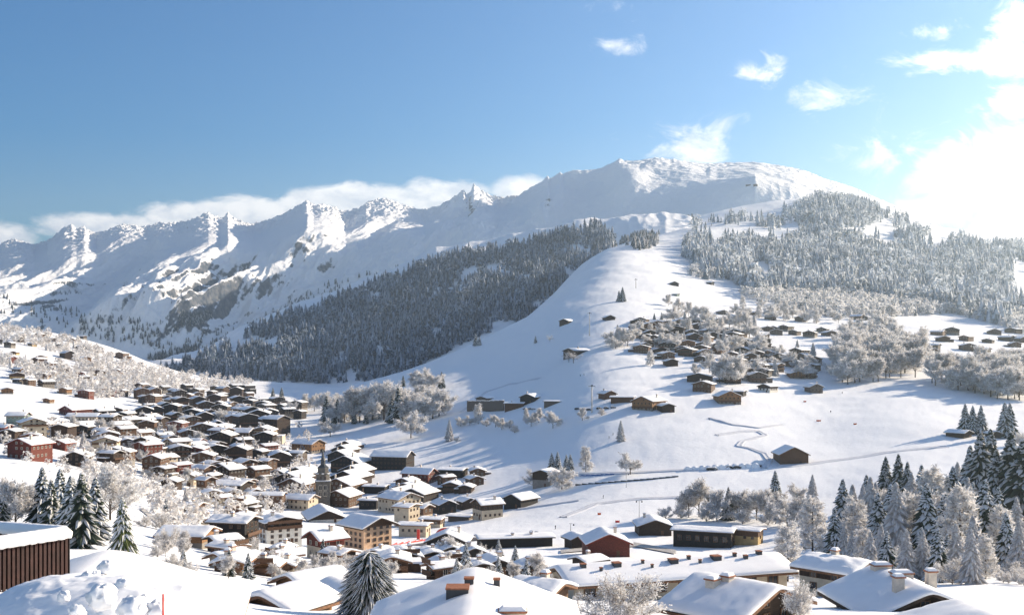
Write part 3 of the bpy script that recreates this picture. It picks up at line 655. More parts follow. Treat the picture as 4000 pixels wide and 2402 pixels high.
# far woods that read as one mass
def cone_tree(rs, tiers=4, n=7, w=0.2):
    V = []; Fc = []
    for k in range(tiers):
        z0 = 0.06 + 0.80 * k / tiers; z1 = min(1.0, z0 + 1.45 / tiers * (1 if k < tiers - 1 else .8)); r = w * (1 - z0) ** .8
        b = len(V); V.append((0, 0, z1))
        for i in range(n):
            a = 2 * np.pi * (i + .5 * (k % 2)) / n + rs.uniform(-.2, .2); q = r * rs.uniform(.55, 1.25); V.append((q * np.cos(a), q * np.sin(a), z0 - rs.uniform(0, .06)))
        for i in range(n): Fc.append((b, b + 1 + i, b + 1 + (i + 1) % n))
    return np.array(V), np.array(Fc)
def puff_tree(rs, n=46):
    d = rs.normal(size=(n, 3)); d /= np.linalg.norm(d, axis=1)[:, None]; c = d * np.array([.30, .30, .40]) * rs.uniform(.55, 1.05, (n, 1)) + np.array([0, 0, .55]); V = []; Fc = []
    for i in range(n):
        a = rs.normal(size=3); a /= np.linalg.norm(a); u = np.cross(a, [.3, .5, .8]); u /= np.linalg.norm(u); v = np.cross(a, u); s = rs.uniform(.07, .15)
        k = len(V); V += [c[i] + u * s, c[i] - u * s * .6 + v * s * .8, c[i] - u * s * .5 - v * s * .7]; Fc.append((k, k + 1, k + 2))
    return np.array(V), np.array(Fc)
def wood(name, label, cat, sheet, polys, count, hm, frost, seed, mats, w=0.2, puff=0.0, far=False, holes=(), hvar=.35, clump=None):
    rs = np.random.RandomState(seed); rnd = random.Random(seed)
    models = [cone_tree(rs, w=w) for _ in range(7)]; puffs = [puff_tree(rs) for _ in range(5)]
    VV = []; FF = []; MM = []; off = 0; xs = [p[0] for q in polys for p in q]; ys = [p[1] for q in polys for p in q]; done = 0; tries = 0
    while done < count and tries < count * 12:
        tries += 1; px = rnd.uniform(min(xs), max(xs)); py = rnd.uniform(min(ys), max(ys))
        if not any(inside(q, px, py) for q in polys) or any(inside(q, px, py) for q in holes): continue
        if clump is not None and perlin(np.array([px / clump]), np.array([py / clump * 1.6]), seed)[0] < rnd.uniform(-.35, .15): continue
        p = sheet.at(px, py, far); V, Fc = rnd.choice(puffs if rnd.random() < puff else models); h = hm * rnd.uniform(1 - hvar, 1 + hvar); a = rnd.uniform(0, 6.28)
        R2 = np.array([[math.cos(a), -math.sin(a), 0], [math.sin(a), math.cos(a), 0], [0, 0, 1]])
        VV.append((V * np.array([h * rnd.uniform(.8, 1.25), h * rnd.uniform(.8, 1.25), h])) @ R2.T + np.array([p.x, p.y, p.z - .6])); FF.append(Fc + off); off += len(V)
        fb = np.clip(frost + rnd.uniform(-.25, .25), .02, .98); MM.append((rs.rand(len(Fc)) < fb).astype(np.int32)); done += 1
    o = mesh_obj(name, np.concatenate(VV), np.concatenate(FF), [M[m_] for m_ in mats], mi=np.concatenate(MM))
    return tag(o, label, cat, kind='stuff')
# ------------------------------------------------------------------ far woods
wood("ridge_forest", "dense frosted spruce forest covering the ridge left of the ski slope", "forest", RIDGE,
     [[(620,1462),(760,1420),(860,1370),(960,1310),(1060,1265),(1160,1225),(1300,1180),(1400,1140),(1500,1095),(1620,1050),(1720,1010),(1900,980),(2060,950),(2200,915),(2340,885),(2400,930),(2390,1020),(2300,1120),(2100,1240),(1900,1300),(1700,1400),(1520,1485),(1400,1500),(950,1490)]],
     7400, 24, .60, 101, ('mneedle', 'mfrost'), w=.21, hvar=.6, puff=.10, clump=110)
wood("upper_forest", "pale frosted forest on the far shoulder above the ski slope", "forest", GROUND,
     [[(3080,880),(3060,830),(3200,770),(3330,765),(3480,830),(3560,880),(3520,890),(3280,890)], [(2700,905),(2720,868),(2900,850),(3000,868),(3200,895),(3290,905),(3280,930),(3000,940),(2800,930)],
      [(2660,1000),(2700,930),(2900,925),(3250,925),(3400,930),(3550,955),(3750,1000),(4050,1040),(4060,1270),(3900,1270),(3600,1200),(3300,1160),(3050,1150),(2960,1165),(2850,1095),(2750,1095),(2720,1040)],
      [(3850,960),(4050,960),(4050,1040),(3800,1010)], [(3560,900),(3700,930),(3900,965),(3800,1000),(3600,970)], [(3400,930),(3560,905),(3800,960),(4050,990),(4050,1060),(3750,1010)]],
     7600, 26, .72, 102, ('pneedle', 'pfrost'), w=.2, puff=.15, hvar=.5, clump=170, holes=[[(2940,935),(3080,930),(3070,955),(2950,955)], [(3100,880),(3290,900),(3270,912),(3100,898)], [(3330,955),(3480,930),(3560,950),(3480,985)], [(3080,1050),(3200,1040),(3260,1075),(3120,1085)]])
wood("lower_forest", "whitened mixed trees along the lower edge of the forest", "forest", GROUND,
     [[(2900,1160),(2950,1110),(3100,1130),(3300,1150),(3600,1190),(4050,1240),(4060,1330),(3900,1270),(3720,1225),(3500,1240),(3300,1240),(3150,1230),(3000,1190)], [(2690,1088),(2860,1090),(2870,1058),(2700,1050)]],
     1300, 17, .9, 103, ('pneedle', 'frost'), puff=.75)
wood("slope_copse", "compact frosted spruce wood standing on the upper ski slope", "wood", GROUND, [[(2440,960),(2470,930),(2580,890),(2580,930),(2560,965),(2500,980)]], 150, 22, .55, 104, ('fneedle', 'ffrost'))
wood("shoulder_wood", "thin line of frosted trees above the ski slope hut", "wood", GROUND, [[(2380,905),(2480,880),(2640,845),(2720,850),(2690,868),(2590,880),(2440,912)], [(2600,860),(2640,840),(2710,845),(2690,865)]], 190, 20, .65, 105, ('fneedle', 'ffrost'))
wood("valley_forest", "dark blue shaded spruce woods on the foot of the range", "forest", RANGE,
     [[(1000,1310),(1180,1210),(1300,1150),(1320,1170),(1250,1260),(1100,1340),(950,1370)], [(620,1400),(760,1360),(900,1330),(960,1370),(860,1420),(700,1440)], [(560,1400),(700,1385),(650,1430)], [(700,1240),(830,1230),(800,1270),(700,1280)]],
     1500, 27, .25, 106, ('fneedle', 'ffrost'), w=.2, clump=60)
wood("range_scrub", "scattered dark scrub on the lower faces of the range", "scrub", RANGE, [[(0,1150),(500,1250),(900,1300),(1300,1100),(1700,1000),(1700,1060),(1300,1150),(900,1400),(400,1330),(0,1230)]], 420, 22, .3, 109, ('fneedle', 'ffrost'), clump=40)
wood("foot_wood", "sunlit frosted trees at the foot of the forested ridge", "wood", RIDGE, [[(925,1452),(960,1432),(1060,1415),(1180,1400),(1240,1392),(1230,1412),(1100,1432),(980,1456)]], 150, 20, .85, 107, ('fneedle', 'frost'), w=.24, puff=.3)
wood("hillside_wood", "frosted trees and hedges among the houses of the left hillside", "wood", GROUND,
     [[(-40,1275),(60,1278),(180,1305),(300,1335),(420,1385),(560,1440),(700,1462),(860,1462),(960,1475),(1000,1500),(940,1525),(760,1530),(600,1540),(480,1510),(380,1480),(260,1400),(150,1360),(-40,1330)], [(60,1420),(260,1440),(420,1470),(560,1540),(420,1570),(240,1530),(100,1480)], [(-40,1380),(140,1440),(90,1470),(-40,1430)]],
     1100, 11, .6, 108, ('frostd', 'frost'), puff=.95, hvar=.5)
wood("village_garden_scrub", "frosted garden bushes and small trees between the village houses", "scrub", GROUND,
     [[(0,1700),(400,1640),(800,1640),(1150,1640),(1250,1760),(1200,1990),(900,2080),(700,2120),(560,1980),(380,1960),(300,1860),(0,1800)]], 520, 7, .55, 110, ('frostd', 'frost'), puff=1.0, hvar=.5)

# ------------------------------------------------------------------ groups whose members are told apart by their order along the row
ORD = "first second third fourth fifth sixth seventh eighth ninth tenth eleventh twelfth thirteenth fourteenth fifteenth sixteenth seventeenth eighteenth nineteenth twentieth".split()
def ordw(n):
    if n < 20: return ORD[n]
    t = {2: 'twenty', 3: 'thirty', 4: 'forty', 5: 'fifty', 6: 'sixty', 7: 'seventy'}[(n + 1) // 10]; u = (n + 1) % 10
    return {2: 'twentieth', 3: 'thirtieth', 4: 'fortieth', 5: 'fiftieth', 6: 'sixtieth', 7: 'seventieth'}[(n + 1) // 10] if u == 0 else t + '-' + ORD[u - 1]
class Row:
    def __init__(s, group, where): s.group, s.where, s.items = group, where, []
    def add(s, root, px, desc): s.items.append((px, root, desc)); root["group"] = s.group
    def close(s):
        s.items.sort(key=lambda q: q[0])
        for i, (px, root, desc) in enumerate(s.items): root["label"] = f"{desc}, {ordw(i)} from the left {s.where}"
DESC = {'dark': 'dark timber chalet', 'black': 'blackened timber chalet', 'timber': 'brown timber chalet', 'chalet': 'cream and brown chalet', 'honey': 'honey coloured wooden chalet', 'red': 'red-brown wooden house', 'cream': 'cream plastered house', 'creamwood': 'cream house with dark upper floor',
        'white': 'whitish house with dark gable', 'stone': 'grey stone house', 'grey': 'weathered grey wooden house', 'ochre': 'ochre house', 'green': 'grey-green house', 'stonewood': 'stone and brown wood chalet', 'redcream': 'cream house with red-brown gable', 'peach': 'peach house'}

# ------------------------------------------------------------------ the church
M['tower'] = mat('tower_stone', (0.125, 0.115, 0.10, 1), 0.85, 0.3, 0.8, 0.4, 2.0)
def church():
    p = GROUND.at(1262, 2040); s = 610 / F; X = (1262 - 2000) * s; zz = lambda y: (YH - y) * s
    root = empty("church_tower", (X, 610, zz(2010)), R(8)); tag(root, "tall grey stone church tower with twin belfry windows and needle spire", "church tower"); z0 = zz(2010); root.scale = (1.1, 1.1, 1.08)
    h = lambda y: zz(y) - z0
    b = MB(); b.box((0, 0, h(1890) / 2 - 6), (7.1, 7.1, h(1890) + 12)); b.obj("shaft", [M['tower']], root)
    b = MB(); b.box((0, 0, h(1890) + .3), (8.0, 8.0, .6)); b.box((0, 0, h(1890) + .8), (7.6, 7.6, .4), 1); b.obj("cornice", [M['tower'], M['snow']], root)
    b = MB(); b.lathe([(3.6, h(1890) + 1.0), (3.4, h(1862)), (3.7, h(1862) + .05), (3.7, h(1861) + .4), (2.9, h(1858) + .4), (2.8, h(1842)), (3.1, h(1841)), (3.0, h(1838))], 8, rot=R(22.5)); b.obj("belfry", [M['tower']], root)
    b = MB(); b.lathe([(2.9, h(1838) + .02), (2.2, h(1834)), (1.25, h(1828)), (1.15, h(1815)), (1.5, h(1814)), (1.2, h(1810)), (.75, h(1800)), (.35, h(1785)), (.08, h(1772))], 8, rot=R(22.5)); b.obj("spire", [M['darkmetal']], root)
    b = MB(); b.box((0, 0, h(1764)), (.09, .09, 2.3)); b.box((0, 0, h(1765) + .3), (1.0, .09, .09)); b.obj("cross", [M['darkmetal']], root)
    b = MB()
    for i in range(8):
        a = R(45 * i); b.box((math.cos(a) * 3.45, math.sin(a) * 3.45, h(1862) + .45), (1.6, 1.2, .35), 0, a)
    b.obj("ledge_snow", [M['snow']], root)
    for y in (1909, 1931):
        for x in (-1.2, 1.2): add_window(root, (x, -3.58, h(y)), 0, 1.7, 2.5, 'light')
    for a in (90,):
        for y in (1909, 1931): add_window(root, (3.58, 0, h(y)), R(a), 1.7, 2.5, 'light')
    for x in (-1.1, 1.1): add_window(root, (x, -3.35, h(1875)), 0, 1.1, 1.9, 'wood')
church()
house(1266, 2040, 160, 14, 8, 1.5, 'white', 24, "church nave with broad white roof and dark gable below the tower", None, "church", "church_nave", wins=False, chim=0, oh=1.5)

# ------------------------------------------------------------------ the village centre, house by house
V = "houses of the village centre"
house(1436, 2148, 190, 92, 36, 1.0, 'peach', 22, "four storey peach hotel with rows of square windows and timber gable", V, "hotel", "hotel", rows=4, win=(1.3, 1.5), gap=2.5, oh=2.2, chim=0)
house(1272, 2185, 146, 78, -58, 1.05, 'redcream', 27, "cream house with big peach lit roof behind the dark cypress", V, "house", "house", rows=2, oh=1.3)
house(1090, 2130, 176, 88, 20, .8, 'white', 14, "whitish apartment block with dark balconies and snow lumps on roof", V, "apartment block", "apartment_block", rows=4, balc=2, lump=.4)
house(915, 2135, 190, 90, 62, 1.3, 'black', 16, "long blackened block with lumpy snow roof and balconies", V, "apartment block", "apartment_block", rows=3, lump=.4, balc=1)
house(905, 1948, 165, 50, 60, 1.3, 'black', 14, "black flat-roofed block with white snow band left of long brown building", V, "apartment block", "apartment_block", rows=2)
house(1040, 1985, 150, 48, 75, 2.2, 'timber', 15, "long low brown building with snowy roof left of the church tower", V, "building", "long_building", rows=2)
house(1168, 1995, 150, 42, 60, 1.6, 'cream', 20, "cream house with grey roof just left of the church tower", V, "house", "house", rows=2)
house(1535, 1838, 170, 52, 68, 1.6, 'black', 24, "big black barn-like block with dotted balconies at the snowfield edge", V, "apartment block", "apartment_block", rows=3, chim=0)
house(1640, 1895, 142, 42, 60, 1.5, 'red', 26, "red-brown chalet with grey roof and sunlit right gable", V, rows=2)
house(1768, 1872, 120, 34, 70, 1.5, 'black', 10, "low black house with flat snowy roof right of red-brown chalet", V, "house", "house", rows=1)
house(1205, 1772, 130, 36, 48, 1.3, 'honey', 22, "large honey coloured chalet with white roof at the top left of centre", V, rows=2)
house(1118, 1800, 56, 34, 10, 1.2, 'dark', 18, "small dark shed with rounded snow roof left of honey chalet", V, "shed", "shed", rows=1)
house(1165, 1806, 70, 36, 62, 1.3, 'grey', 18, "grey wooden shed with white posts below the honey chalet", V, "shed", "shed", rows=1)
house(1445, 1990, 85, 34, 70, 1.4, 'black', 8, "dark house with flat blue-grey roof behind the hotel", V, "house", "house", rows=1)
house(1470, 1930, 100, 28, 70, 1.6, 'black', 10, "low dark hall with curved white roof right of the stacked chalets", V, "hall", "hall", wins=False)
house(1560, 2010, 170, 58, 40, 1.1, 'cream', 20, "cream house with big rounded white roof behind the hotel", V, "house", "house", rows=2, lump=.35)
house(1590, 2060, 100, 78, 55, .9, 'cream', 12, "tall pale tower-like house right of the hotel", V, "house", "house", rows=3)
house(1650, 2035, 80, 50, 50, 1.0, 'chalet', 20, "narrow cream and brown chalet with white gable edge", V, rows=2)
house(1690, 2062, 95, 32, 70, 1.5, 'chalet', 8, "cream terrace house with flat white roof above the red arch", V, "house", "house", rows=1)
house(1620, 2098, 125, 44, 72, 1.8, 'cream', 10, "low cream shop with two white roof steps beside the street", V, "shop", "shop", rows=1)
house(1905, 2030, 120, 58, -62, 1.15, 'creamwood', 24, "cream chalet with white roof standing at the edge of snowfield", V, rows=2)
house(1735, 2008, 95, 36, 22, 1.2, 'black', 24, "small black chalet with sharp white gable left of cream chalet", V, rows=1)
house(1822, 1990, 80, 30, 24, 1.2, 'dark', 24, "dark chalet with blue-grey roof tucked behind the cream chalet", V, rows=1)
house(1800, 2035, 100, 16, 70, 1.6, 'grey', 8, "low grey garage with thick snow slab left of cream chalet", V, "garage", "garage", wins=False, chim=0)
house(2035, 1985, 135, 32, -38, 1.3, 'black', 24, "black barn with snowy roof alone on the snowfield edge", V, "barn", "barn", wins=False, chim=0)
house(2133, 1902, 105, 52, -25, 1.2, 'stone', 18, "dark hut with pale wall half hidden by frosted trees", V, "hut", "hut", wins=False, chim=0)
house(1752, 2165, 170, 46, -8, .8, 'black', 24, "black twin gabled chalet in front of the red arch", V, balc=0, rows=2)
house(1845, 2200, 110, 36, 12, .8, 'black', 24, "second black gable joined to the twin gabled chalet", V, rows=2)
house(2010, 2140, 300, 34, -80, 3.2, 'black', 6, "long dark shop row under a flat snowy roof", V, "shop", "shop", wins=False, chim=3)
house(2090, 2120, 90, 24, -70, 1.6, 'black', 8, "small dark annex with thick snow roof at end of shop row", V, "shop", "shop", wins=False, chim=1)
house(1590, 2180, 130, 26, 60, 1.5, 'black', 10, "low black building with tumbled white roof below the hotel", V, "building", "building", wins=False)
house(735, 2005, 130, 24, 66, 1.2, 'timber', 12, "low brown house with wide flat grey-white roof", V, "house", "house", wins=False, chim=1)
house(735, 2135, 225, 38, 66, 1.2, 'honey', 17, "low wooden house with very broad cream lit snow roof", V, "house", "house", wins=False, chim=0)
house(895, 2228, 150, 44, -48, 1.2, 'cream', 20, "cream cottage with sunlit snow roof behind the small spruce", V, "cottage", "cottage", rows=1, chim=1)
st = Row("stacked chalets right of the church tower", "in the stack right of the tower")
for i, (x, y, W_) in enumerate([(1375, 1848, 165), (1395, 1882, 140), (1372, 1908, 165), (1345, 1938, 170), (1340, 1982, 150)]):
    st.add(house(x, y, W_, 40, -26, 1.15, ['black', 'dark', 'dark', 'timber', 'timber'][i], 23, cat='chalet', rows=2, balc=1, chim=1), x + i * .1, ['big black pink-roofed chalet', 'dark pink-roofed chalet', 'dark chalet with sunlit flank', 'pink-roofed brown balcony chalet', 'lowest glass-fronted brown chalet'][i])
st.close()
st = Row("stacked chalets left of the church tower", "in the stack left of the tower")
for i, (x, y, W_) in enumerate([(1185, 1885, 150), (1150, 1905, 150), (1165, 1928, 150), (1095, 1880, 70)]):
    st.add(house(x, y, W_, 34, -28, 1.15, ['dark', 'dark', 'timber', 'stone'][i], 23, rows=2, chim=1), x, ['dark long-roofed chalet', 'dark white-edged chalet', 'brown peach-roofed chalet', 'narrow grey house'][i])
st.close()
st = Row("stacked chalets above the church spire", "in the stack above the spire")
for i, (x, y, W_) in enumerate([(1335, 1805, 110), (1350, 1785, 110), (1368, 1768, 110)]):
    st.add(house(x, y, W_, 26, -24, 1.2, ['black', 'dark', 'timber'][i], 24, rows=1, chim=1), x, ['black chalet with white gable edge', 'dark chalet with snow streaked roof', 'brown chalet with broken snow roof'][i])
st.close()
st = Row("chalets stepping down right of centre", "in the steps right of the centre")
for i, (x, y, W_) in enumerate([(1560, 1965, 150), (1605, 1940, 130), (1640, 1965, 150), (1590, 1915, 90)]):
    st.add(house(x, y, W_, 34, -30, 1.2, ['dark', 'timber', 'black', 'timber'][i], 20, rows=2), x, ['dark chalet with grey roof', 'brown white-edged chalet', 'black chalet with long balcony', 'small brown white-roofed chalet'][i])
st.close()
# ------------------------------------------------------------------ the left part of the village
G = "houses of the left village"
L = [(118,1800,165,62,-40,1.1,'red',"big red-brown chalet with windowed lower floor at far left"),(300,1822,120,36,-12,1.1,'black',"black chalet with red edged white roof beside tall spruces"),(338,1695,128,30,-50,1.3,'timber',"olive brown chalet with wide sunlit roof"),
 (440,1675,90,34,-60,1.3,'white',"white cornered house with grey roof above the olive chalet"),(505,1678,85,38,-45,1.1,'black',"black house with white corner post right of white cornered house"),(585,1660,88,30,-40,1.2,'dark',"dark house with grey roof at the middle terrace"),
 (300,1630,130,28,-50,1.4,'red',"red-brown double house under the bright slope"),(328,1648,130,20,70,2.0,'cream',"low cream terrace with thin snow roof"),(140,1695,125,34,-46,1.2,'ochre',"ochre house with grey posts below the green house"),(72,1662,88,38,66,1.2,'green',"grey-green house with snow roof at the left edge"),
 (690,1690,72,28,50,1.2,'dark',"small dark house with very white rounded roof"),(848,1688,92,26,5,1.0,'black',"black gable under a rounded white roof"),(556,1712,85,22,-50,1.3,'timber',"low brown house beside the small dark house"),(770,1772,64,48,55,1.0,'red',"red-brown cube house with white flat roof"),
 (948,1732,110,42,62,1.2,'stone',"large grey stone house with white roof"),(245,1760,90,28,-30,1.2,'red',"small red-brown house right of the big red-brown chalet"),(20,1700,70,30,40,1.1,'red',"dark red house at the frame edge"),
 (800,1688,70,26,60,1.4,'stone',"grey house behind the black gable"),(660,1770,62,44,40,1.0,'black',"black house with blue-grey roof and open front"),(585,1778,85,30,-35,1.2,'timber',"brown chalet with thick white roof under the terrace"),(500,1740,110,22,70,1.8,'stone',"long grey house with wide white roof"),
 (860,1840,72,40,12,1.1,'ochre',"ochre chalet with sunlit timber gable"),(800,1880,90,48,40,1.1,'ochre',"ochre farmhouse with grey roof"),(740,1900,80,40,-20,1.2,'cream',"cream house with white posts and double roof"),(670,1908,80,26,-20,1.1,'dark',"dark house with curled white roof beside the spruce"),
 (720,1850,110,20,70,1.6,'red',"red-brown house with wide snow roof in the gardens"),(1005,1880,80,34,-60,1.2,'black',"black house with peach roof beside the stack"),(985,1840,80,30,30,1.2,'dark',"dark chalet with white roof below the grove")]
for q in L: house(q[0], q[1], q[2], q[3], q[4], q[5], q[6], 22, q[7], G, 'house', 'house', rows=2 if q[3] > 32 else 1)
def near_house(x, y, dx, dy): return any(abs(x - hx) < dx + hw * .33 and abs(y - hy) < dy for _r, hw, hx, hy in HOUSES)
def fill(group, where, y0, y1, xs, W0, W1, styles, n, seed, slope=0.0, H=.40, gap=.75, rots=(-55, -30, -12, 8, 22, 45), cat='house', dy=13):
    rnd = random.Random(seed); row = Row(group, where); t = 0
    while len(row.items) < n and t < n * 40:
        t += 1; x = rnd.uniform(*xs); y = rnd.uniform(y0, y1) + slope * (x - xs[0]); W_ = rnd.uniform(W0, W1)
        if near_house(x, y, W_ * .38, dy): continue
        stl = rnd.choice(styles); row.add(house(x, y, W_, W_ * H * rnd.uniform(.8, 1.2), rnd.choice(rots) + rnd.uniform(-8, 8), rnd.uniform(1.0, 1.5), stl, rnd.uniform(14, 22), cat=cat, balc=rnd.choice((0, 0, 1, 1, 2)) if W_ > 52 else 0, wing=W_ > 44 and rnd.random() < .4, name='house' if cat == 'house' else 'chalet', rows=None, chim=1 if W_ > 45 else 0), x, DESC[stl])
    row.close()
dk = ['dark', 'black', 'dark', 'timber', 'stone', 'black', 'timber', 'stone']; lt = ['timber', 'chalet', 'dark', 'stonewood', 'cream', 'red', 'dark', 'stone', 'black']
fill("houses at the far end of town", "at the far end of town", 1535, 1585, (540, 1000), 38, 59, dk, 26, 1, H=.62)
fill("houses below the far end of town", "in the terrace below the far end", 1590, 1640, (560, 1200), 49, 75, dk, 30, 2, H=.62)
fill("houses of the upper left terrace", "in the upper left terrace", 1640, 1680, (400, 1060), 60, 91, dk, 16, 3, H=.60)
fill("houses of the middle left terrace", "in the middle left terrace", 1690, 1745, (10, 1090), 66, 108, lt, 24, 4, H=.60)
fill("houses of the lower left terrace", "in the lower left terrace", 1750, 1815, (400, 1100), 66, 108, lt, 22, 5, H=.60)
fill("houses of the garden quarter", "in the garden quarter", 1820, 1905, (600, 1090), 71, 108, lt, 14, 6, H=.60)
fill("houses on the bright left slope", "on the bright slope at the left", 1400, 1580, (0, 480), 40, 62, ['ochre', 'honey', 'red', 'timber', 'stone', 'dark'], 30, 7)
fill("houses on the left crest", "near the top of the left hill", 1300, 1390, (-20, 330), 30, 42, ['ochre', 'stone', 'timber', 'dark'], 14, 8)
fill("houses by the white block", "left of the white block", 1990, 2070, (800, 1010), 64, 102, lt, 5, 9)
fill("roofs in the hollow", "in the hollow below the hotel", 2190, 2280, (1350, 2100), 85, 130, ['black', 'dark', 'timber'], 10, 10, H=.34)
fill("roofs below the white block", "below the white block", 2165, 2275, (860, 1330), 90, 150, ['chalet', 'honey', 'dark', 'timber'], 9, 14, H=.36)
fill("houses above the white block", "above the white block", 1920, 1990, (780, 1010), 64, 96, lt, 7, 11, H=.60)
fill("houses at the snowfield edge", "along the snowfield edge", 1860, 1960, (1650, 1900), 60, 90, ['dark', 'black', 'timber'], 5, 12)
# ------------------------------------------------------------------ chalets on the meadow and in the upper hamlet
K = "chalets on the meadow"
house(2010, 1600, 78, 24, 80, 2.2, 'timber', 12, "low brown building between the dark wall and the black chalet", K, "building", "building", wins=False, chim=1)
house(1895, 1572, 70, 16, -30, 1.3, 'grey', 16, "small snowed-in grey shed standing above the dark wall", K, "shed", "shed", wins=False, chim=0)
house(2160, 1582, 70, 14, 82, 2.4, 'grey', 8, "long low grey shelter right of the black chalet", K, "shelter", "shelter", wins=False, chim=0)
house(2600, 1612, 70, 26, 20, 1.2, 'dark', 18, "dark snow-buried chalet touching the big honey chalet", K, wins=False, chim=0)
house(2535, 1606, 132, 38, -28, 1.3, 'honey', 22, "big honey coloured chalet with snowed-in right side on the meadow", K, rows=2, balc=1)
house(2372, 1560, 70, 22, 25, 1.2, 'timber', 24, "brown gabled chalet left of the big honey chalet", K, wins=False)
house(2432, 1574, 92, 22, 84, 2.2, 'timber', 10, "long low brown annex with snow slab roof", K, "annex", "annex", wins=False, chim=0)
house(2075, 1574, 88, 22, -25, 1.2, 'black', 22, "black chalet with sunlit right corner beside the dark wall", K, wins=False)
house(2840, 1580, 108, 32, 14, 1.1, 'honey', 24, "brown and cream chalet with wide gable on the meadow", K, rows=2, balc=1)
house(2885, 1548, 60, 18, 70, 1.3, 'black', 10, "black flat-roofed building behind the wide gabled chalet", K, "building", "building", wins=False, chim=0)
house(2750, 1533, 88, 32, -12, 1.1, 'timber', 18, "brown balcony chalet with curved white roof", K, rows=2, balc=1)
house(2734, 1496, 100, 26, -8, 1.0, 'dark', 14, "dark glazed chalet with pale posts above the curved roof chalet", K, rows=1)
house(3178, 1536, 70, 24, 22, 1.2, 'grey', 26, "small grey timber chalet with open gable near the frosted grove", K, rows=1)
house(3000, 1534, 76, 24, -30, 1.2, 'white', 20, "white chalet with dark gable at the edge of the hamlet", K, rows=1)
house(3088, 1814, 136, 38, 14, 1.1, 'timber', 27, "lone brown barn below the winding track", K, "barn", "barn", wins=False, chim=0)
house(3745, 1712, 95, 20, 60, 1.3, 'dark', 18, "dark hut with white roof beside the spruce pair", K, "hut", "hut", wins=False, chim=0)
house(3880, 1712, 60, 18, 20, 1.2, 'dark', 22, "small dark gable between the spruces at right", K, "hut", "hut", wins=False, chim=0)
house(2255, 1392, 110, 22, -45, 1.5, 'dark', 16, "dark farm group with bare trees in front on the white slope", K, "barn", "barn", wins=False)
house(2216, 1266, 62, 12, -30, 1.4, 'dark', 22, "lone dark hut highest left on the ski slope", K, "hut", "hut", wins=False, chim=0)
house(2378, 1252, 50, 12, 15, 1.2, 'dark', 24, "lone dark hut right of the long walled hut", K, "hut", "hut", wins=False, chim=0)
house(2630, 1116, 42, 9, 15, 1.2, 'dark', 24, "tiny dark hut high on the slope above the hamlet", K, "hut", "hut", wins=False, chim=0)
house(2774, 1112, 30, 9, 60, 1.2, 'black', 18, "tiny black hut near the forest edge", K, "hut", "hut", wins=False, chim=0)
house(2640, 1157, 28, 8, 60, 1.2, 'green', 14, "tiny grey-green shed below the high dark hut", K, "shed", "shed", wins=False, chim=0)
house(2670, 893, 32, 9, 20, 1.2, 'dark', 22, "lift station hut beside the upper frosted wood", K, "hut", "hut", wins=False, chim=0)
hs = ['dark', 'dark', 'timber', 'grey', 'dark', 'stone', 'timber', 'honey', 'grey']
fill("chalets in the hamlet's top row", "in the hamlet's top row", 1262, 1300, (2480, 2780), 50, 66, hs, 12, 21, H=.33, rots=(-20, -10, 10, 20), cat='chalet', dy=10)
fill("chalets in the hamlet's second row", "in the hamlet's second row", 1303, 1340, (2450, 2900), 52, 70, hs, 19, 22, H=.33, rots=(-20, -10, 10, 20), cat='chalet', dy=10)
fill("chalets in the hamlet's third row", "in the hamlet's third row", 1345, 1385, (2500, 3000), 54, 74, hs, 19, 23, H=.33, rots=(-20, -10, 10, 20), cat='chalet', dy=11)
fill("chalets in the hamlet's fourth row", "in the hamlet's fourth row", 1392, 1440, (2590, 3180), 58, 80, hs, 18, 24, H=.34, rots=(-20, -10, 10, 20), cat='chalet', dy=12)
fill("chalets in the hamlet's lowest row", "in the hamlet's lowest row", 1448, 1500, (2820, 3180), 60, 80, hs, 10, 25, H=.34, rots=(-20, -10, 10, 20, 55), cat='chalet', dy=13)
fill("chalets under the forest", "just under the forest", 1225, 1268, (2800, 3480), 42, 58, hs, 16, 26, H=.3, rots=(-20, 10, 20, 60), cat='chalet', dy=10)
fill("chalets behind the frosted grove", "behind the frosted grove", 1275, 1330, (2900, 3420), 44, 60, hs, 13, 27, H=.3, rots=(-20, 10, 20, 60), cat='chalet', dy=10)
fill("chalets on the far right meadow", "on the right edge meadow", 1300, 1385, (3620, 4010), 46, 64, hs, 14, 28, H=.3, rots=(-20, 10, 60, 70), cat='chalet', dy=11)

# ------------------------------------------------------------------ the near roofs
N = "near roofs along the lower edge"
house(0,0,0,0, -2, style='timber', pitch=20, label="vast white snow roof with hatches at the bottom centre", group=N, apex=(1830, 2412, 75), dims=(14.5, 18, 4), wins=False, chim=0, snow=.5, oh=1.3, lump=.10, chims=[(.42, -.45, 1.9, 1.1, 1.1)], skylights=[(-.16, .05, 1.7), (-.05, .3, .7), (.25, .5, .5)])
house(0,0,0,0, -70, style='cream', pitch=17, label="long apartment building with vents and skylights along its snow roof", group=N, cat='apartment block', name='apartment_block', apex=(2200, 2200, 168), dims=(9.5, 36, 5.5), rows=2, win=(1.9, 1.7), gap=2.5, chim=0, snow=.5, oh=1.3, lump=.05, balc=0,
      skylights=[(.3, -.85, .8), (.62, -.72, .4), (.35, -.55, 1.2), (.3, -.3, .4), (.62, -.25, .35), (.35, -.02, 1.3), (.2, .15, .5), (.5, .22, .4), (.3, .4, 1.4), (.2, .6, .5), (.4, .68, .6), (.15, .85, .8)])
house(0,0,0,0, 58, style='creamwood', pitch=19, label="cream chalet with smooth grey-white roof and two squat chimneys", group=N, apex=(2990, 2268, 105), dims=(10.5, 6.5, 5), chim=0, snow=.42, oh=1.6, lump=.04, chims=[(-.16, .15, .95, .95, 1.0), (-.45, .35, 1.1, 1.0, 1.3)], rows=2)
